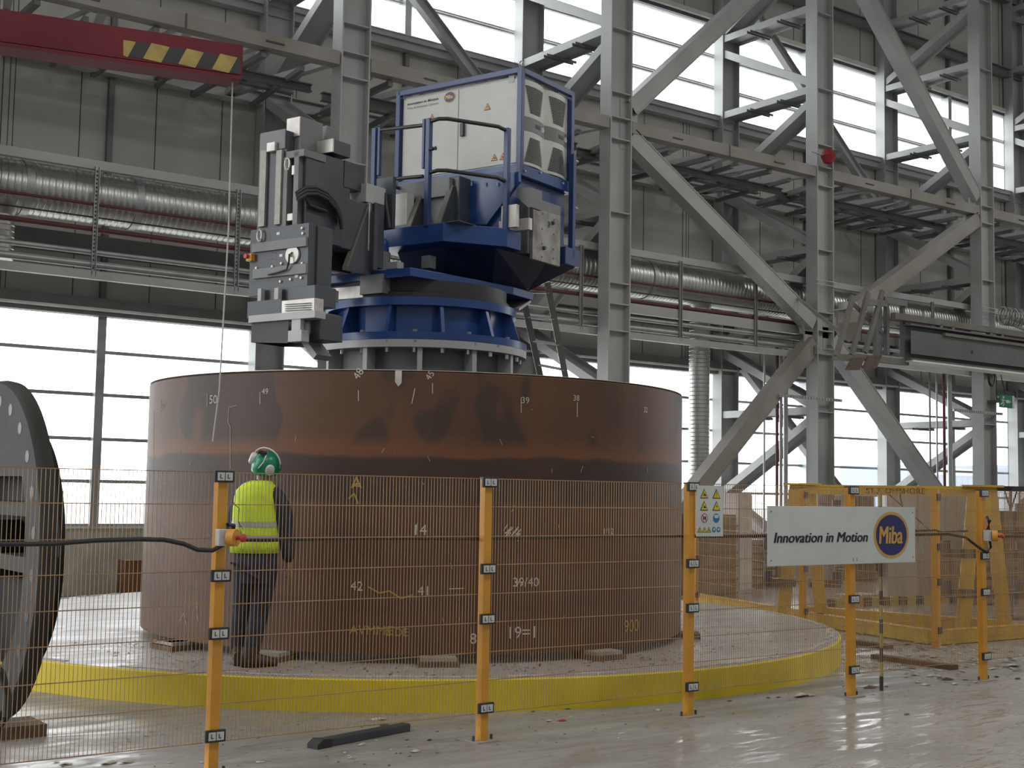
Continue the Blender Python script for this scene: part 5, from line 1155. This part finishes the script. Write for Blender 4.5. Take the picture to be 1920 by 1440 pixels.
bm = B(); box(bm, -w_+.02, w_-.02, -.02, 0, .05, h_-.03); obj('door', bm, 'whitebox', o)
for (x0, x1, yt, Y, m, lb) in ((1305, 1380, 965, 16.0, 'dullstack', 'tall brown rusty stack of plates behind the small warning board'), (1385, 1450, 1012, 17.2, 'greybox', 'low grey machine block left of the large sign'),
                               (1540, 1575, 1062, 17.0, 'greybox', 'small grey block seen below the large sign'), (1600, 1640, 930, 17.5, 'dullstack', 'brown upright block above the large sign')):
    o, w_, h_ = gbox('stored_stack', lb, 'stack', x0, 0, x1, yt, Y, .8, m, 'stored stacks behind the side fence')
    bm = B()
    for k in range(6): box(bm, -w_-.03, w_+.03, -.03, .02, h_*k/6+.02, h_*k/6+.05)
    obj('layer_edge', bm, 'wood', o)
for k, (x, Y, lb) in enumerate(((1850, 12.6, 'nearest the right edge'), (1905, 13.2, 'at the right edge behind the dark tray stand'))):
    o, w_, h_ = gbox('timber_crate', 'brown timber crate of stored parts '+lb, 'crate', x, 0, x+55, 960 if k else 1050, Y, .9, 'wood')
    bm = B()
    for j in range(5): box(bm, -w_-.02, w_+.02, -.03, 0, h_*j/5+.03, h_*j/5+.03+h_*.12)
    obj('slat', bm, 'dullstack', o)
# dark tray on a stand
p = wy(1895, 912, 11.0); t = thing('tray_stand', 'black shallow tray on a thin stand at the right edge', 'stand', (p.x, 11.0, 0))
bm = B(); z_ = p.z; prism(bm, [(-.22, -.15, z_-.07), (.22, -.15, z_-.07), (.27, -.2, z_), (-.27, -.2, z_)], (0, .35, 0)); obj('tray', bm, 'blackplastic', t)
bm = B(); tube(bm, [(0, 0, z_-.07), (0, 0, .02)], .02, 8); tube(bm, [(0, 0, z_-.35), (-.15, 0, z_-.07)], .012, 6); tube(bm, [(0, 0, z_-.35), (.15, 0, z_-.07)], .012, 6); obj('stem', bm, 'darksteel', t)
bm = B(); lathe(bm, [(.2, 0), (.2, .03)], 20); obj('base', bm, 'darksteel', t)
# barrier tape
for k, (p, q, lb) in enumerate((((19.0, 15.2, 1.10), (25.5, 15.0, 1.12), 'upper, in front of the grey cabinets'), ((21.5, 14.6, .98), (27.0, 13.5, 1.0), 'lower, behind the yellow rack'))):
    bm = B(); p, q = Vector(p), Vector(q); n_ = 50
    for j in range(n_):
        a, c_ = p.lerp(q, j/n_), p.lerp(q, (j+1)/n_); s0 = -.05*math.sin(3.14*j/n_); s1 = -.05*math.sin(3.14*(j+1)/n_)
        prism(bm, [a+Z_*(s0-.04), c_+Z_*(s1-.04), c_+Z_*(s1+.04)+X_*.04, a+Z_*(s0+.04)+X_*.04], (0, .002, 0), mi=j % 2)
    tag(obj('barrier_tape', bm, ['red', 'muff']), 'red and white barrier tape, '+lb, 'tape')
bm = B(); p, q = Vector((16.2, 13.55, 0)), Vector((20.2, 12.9, 0))
for j in range(22):
    a, c_ = p.lerp(q, j/22), p.lerp(q, (j+1)/22); prism(bm, [a, c_, c_+Z_*.13, a+Z_*.13], (0, .1, 0), mi=j % 2)
tag(obj('striped_kerb', bm, ['stripek', 'stripey']), 'low yellow and black striped kerb on the floor behind the side fence', 'kerb')
o, w_, h_ = gbox('concrete_block', 'long grey concrete block left of the striped kerb', 'block', 1600, 0, 1652, 1115, 13.6, .4, 'greybox')
# blue channel at the wall foot, orange box
bm = B(); box(bm, 0, 3.2, 0, .14, 0, .12); box(bm, 0, 3.2, -.05, .0, .10, .12); o = obj('steel_channel', bm, 'bluebar'); o.location = (5.3, 18.65, 0); tag(o, 'dark blue steel channel lying at the foot of the back wall', 'channel')
bm = B(); box(bm, 0, .3, 0, .3, 0, .62); o = obj('rusty_box', bm, 'rustbrown'); o.location = (6.95, 18.6, 0); tag(o, 'rusty brown box against the back wall, just left of the pile', 'box')
# blue containers outside the windows
for k, (p, w_, h_, lb, m) in enumerate(((Vector((32.2, 24, 0)), 4.2, 2.68, 'lighter, left one', 'blue_out'), (Vector((36.6, 23.4, 0)), 9, 2.78, 'darker, right one', 'blue_dark'))):
    t = thing('shipping_container', 'blue shipping container outside the window, '+lb, 'container', p)
    bm = B(); box(bm, 0, w_, 0, 2.4, 0, h_); obj('box_body', bm, m, t)
    bm = B()
    for j in range(int(w_/.28)): box(bm, .2+j*.28, .34+j*.28, -.04, 0, .2, h_-.35)
    obj('corrugation', bm, m, t)
    bm = B(); box(bm, -.02, w_+.02, -.06, 0, h_-.28, h_); box(bm, -.05, .28, -.08, 0, 0, h_); obj('edge_rail', bm, m, t)
    if k == 0: bm = B(); box(bm, 1.2, 3.6, -.07, -.06, h_-.26, h_-.06); obj('white_panel', bm, 'muff', t)
bm = B(); box(bm, -60, 160, WY+.2, 120, -.3, -.02); o = obj('outdoor_ground', bm, 'concrete_wall'); o['kind'] = 'structure'; o.name = 'floor_outdoor'

# ================================================================== FLOOR ITEMS
g0, g1 = gx(592, 1403), gx(762, 1370); d = g1-g0
t = thing('steel_bar', 'dark grey square steel bar lying on the floor in front of the fence', 'bar', g0, math.atan2(d.y, d.x))
bm = B(); box(bm, .06, d.length, -.04, .04, 0, .055); obj('bar_body', bm, 'darksteel', t, bevel=.006)
bm = B(); prism(bm, [(-.03, -.05, .0), (.10, -.05, 0), (.10, -.05, .05), (.02, -.05, .06), (-.03, -.05, .03)], (0, .1, 0)); obj('torn_end', bm, 'black', t)
def scrap(x, y, s, m, kind, rot):
    g = gx(x, y); bm2 = B(); n_ = random.randint(5, 7); pts_ = [Vector((math.cos(6.2832*i/n_)*random.uniform(.6, 1.2)*s, math.sin(6.2832*i/n_)*random.uniform(.3, .7)*s, random.uniform(0.001, .25*s))) for i in range(n_)]
    c_ = Vector((0, 0, .3*s)); A = [bm2.verts.new(p_) for p_ in pts_]; T_ = bm2.verts.new(c_); Bt = bm2.verts.new((0, 0, 0))
    for i in range(n_): bm2.faces.new((A[i], A[(i+1) % n_], T_)); bm2.faces.new((A[(i+1) % n_], A[i], Bt))
    mn = min(v.co.z for v in bm2.verts)
    for v in bm2.verts: v.co.z -= mn
    o = obj(kind, bm2, m); o.location = g; o.rotation_euler = (0, 0, rot)
    return o
for (x, y, s, m) in [(123, 1434, .05, 'f'), (205, 1432, .055, 'f'), (235, 1430, .06, 'f'), (275, 1380, .03, 'f'), (302, 1377, .03, 'f'), (285, 1372, .03, 'f'), (320, 1430, .03, 'f'), (210, 1428, .03, 'f'), (105, 1430, .03, 'f'),
                  (487, 1430, .035, 'f'), (380, 1430, .03, 'f'), (708, 1350, .07, 'f'), (720, 1362, .06, 'd'), (805, 1388, .04, 'd'), (763, 1388, .02, 'd'), (820, 1372, .02, 'd'), (678, 1397, .05, 'f'), (780, 1410, .05, 'f'), (820, 1412, .015, 'd'),
                  (1030, 1352, .04, 'f'), (1053, 1352, .04, 'r'), (1165, 1376, .035, 'f'), (1000, 1335, .03, 'd'), (1065, 1330, .03, 'd'), (1235, 1332, .05, 'f'), (1100, 1330, .02, 'f'), (1130, 1340, .02, 'f'),
                  (1368, 1315, .03, 'd'), (1383, 1318, .02, 'f'), (1500, 1306, .12, 'f'), (1520, 1305, .06, 'f'), (1440, 1309, .03, 'd'), (1460, 1308, .03, 'd'), (1630, 1290, .09, 'w'), (1700, 1340, .035, 'd'), (1775, 1275, .09, 'd'), (1663, 1288, .03, 'd'),
                  (1735, 1285, .06, 'f'), (1720, 1280, .05, 'f'), (1790, 1283, .05, 'f'), (1760, 1268, .05, 'f'), (1745, 1268, .06, 'f'), (1830, 1280, .04, 'f'), (1868, 1270, .05, 'd'), (1908, 1273, .05, 'd'), (1700, 1270, .05, 'f'), (1810, 1275, .05, 'f'), (1900, 1250, .1, 'f'), (1860, 1255, .07, 'f')]:
    mm = {'f': 'flake', 'd': 'flaked', 'r': 'red', 'w': 'wood'}[m]
    nm, lb, gr = {'f': ('paper_scrap', 'small crumpled pale scrap lying on the concrete floor near the fence foot', 'pale scraps on the floor'), 'd': ('dark_scrap', 'small dark metal or rubber scrap on the floor near the fence foot', 'dark scraps on the floor'),
                  'r': ('red_scrap', 'small red scrap on the floor right of the second yellow post', None), 'w': ('wood_chip', 'pale brown lump of wood at the foot of the sign post', None)}[m]
    o = scrap(x, y, s, mm, nm, random.uniform(-.5, .5)); tag(o, lb, 'scrap', gr)
def litter(name, n_, gen, smin, smax, m, label):
    bm2 = B()
    for i in range(n_):
        x, y, z = gen(); s = random.uniform(smin, smax); a = random.uniform(0, 3.14); c_, s_2 = math.cos(a), math.sin(a)
        P_ = [Vector((x+(u*c_-v*s_2)*s, y+(u*s_2+v*c_)*s, z+.002+w_*s)) for u, v, w_ in ((-1, -.4, 0), (1, -.3, .1), (.8, .5, .3), (-.7, .4, .15))]
        A = [bm2.verts.new(p_) for p_ in P_]; bm2.faces.new(A)
    o = obj(name, bm2, m); tag(o, label, 'litter', kind='stuff'); return o
def g1_():
    while 1:
        x, y = random.uniform(1.5, 13.5), random.uniform(7.0, 9.2)
        if (x-8)**2+(y-12.85)**2 > 4.92**2: return x, y, 0
litter('floor_litter', 620, g1_, .004, .018, 'flake', 'fine pale flakes and dust scattered along the kerb and fence foot')
litter('dark_litter', 380, g1_, .004, .016, 'flaked', 'fine dark chips scattered along the kerb and fence foot')
def g2_():
    while 1:
        a = random.uniform(-3.3, .2); r = random.uniform(2.85, 3.5) if random.random() < .5 else random.uniform(2.8, 4.6); x, y = 7.48+r*math.cos(a), 11.7+r*math.sin(a)
        if (x-8)**2+(y-12.85)**2 < 4.7**2: return x, y, .253
litter('platform_swarf', 900, g2_, .004, .022, 'flaked', 'dark metal swarf and rust flakes on the platform around the pile')
def g3_(): return random.uniform(10.8, 13.6), random.uniform(7.6, 10.8), 0
litter('side_litter', 500, g3_, .01, .05, 'flake', 'pale rubble and paper bits on the floor right of the platform')
for (x0, y0, x1, y1, lb) in ((1603, 1208, 1668, 1217, 'dark brown plank, behind the sign post'), (1640, 1235, 1790, 1256, 'long pale plank, right of the sign post')):
    g0, g1 = gx(x0, y0), gx(x1, y1); d = g1-g0; bm = B(); box(bm, 0, d.length, -.06, .06, 0, .05); o = obj('plank', bm, 'wood'); o.location = g0; o.rotation_euler = (0, 0, math.atan2(d.y, d.x)); tag(o, lb, 'plank')
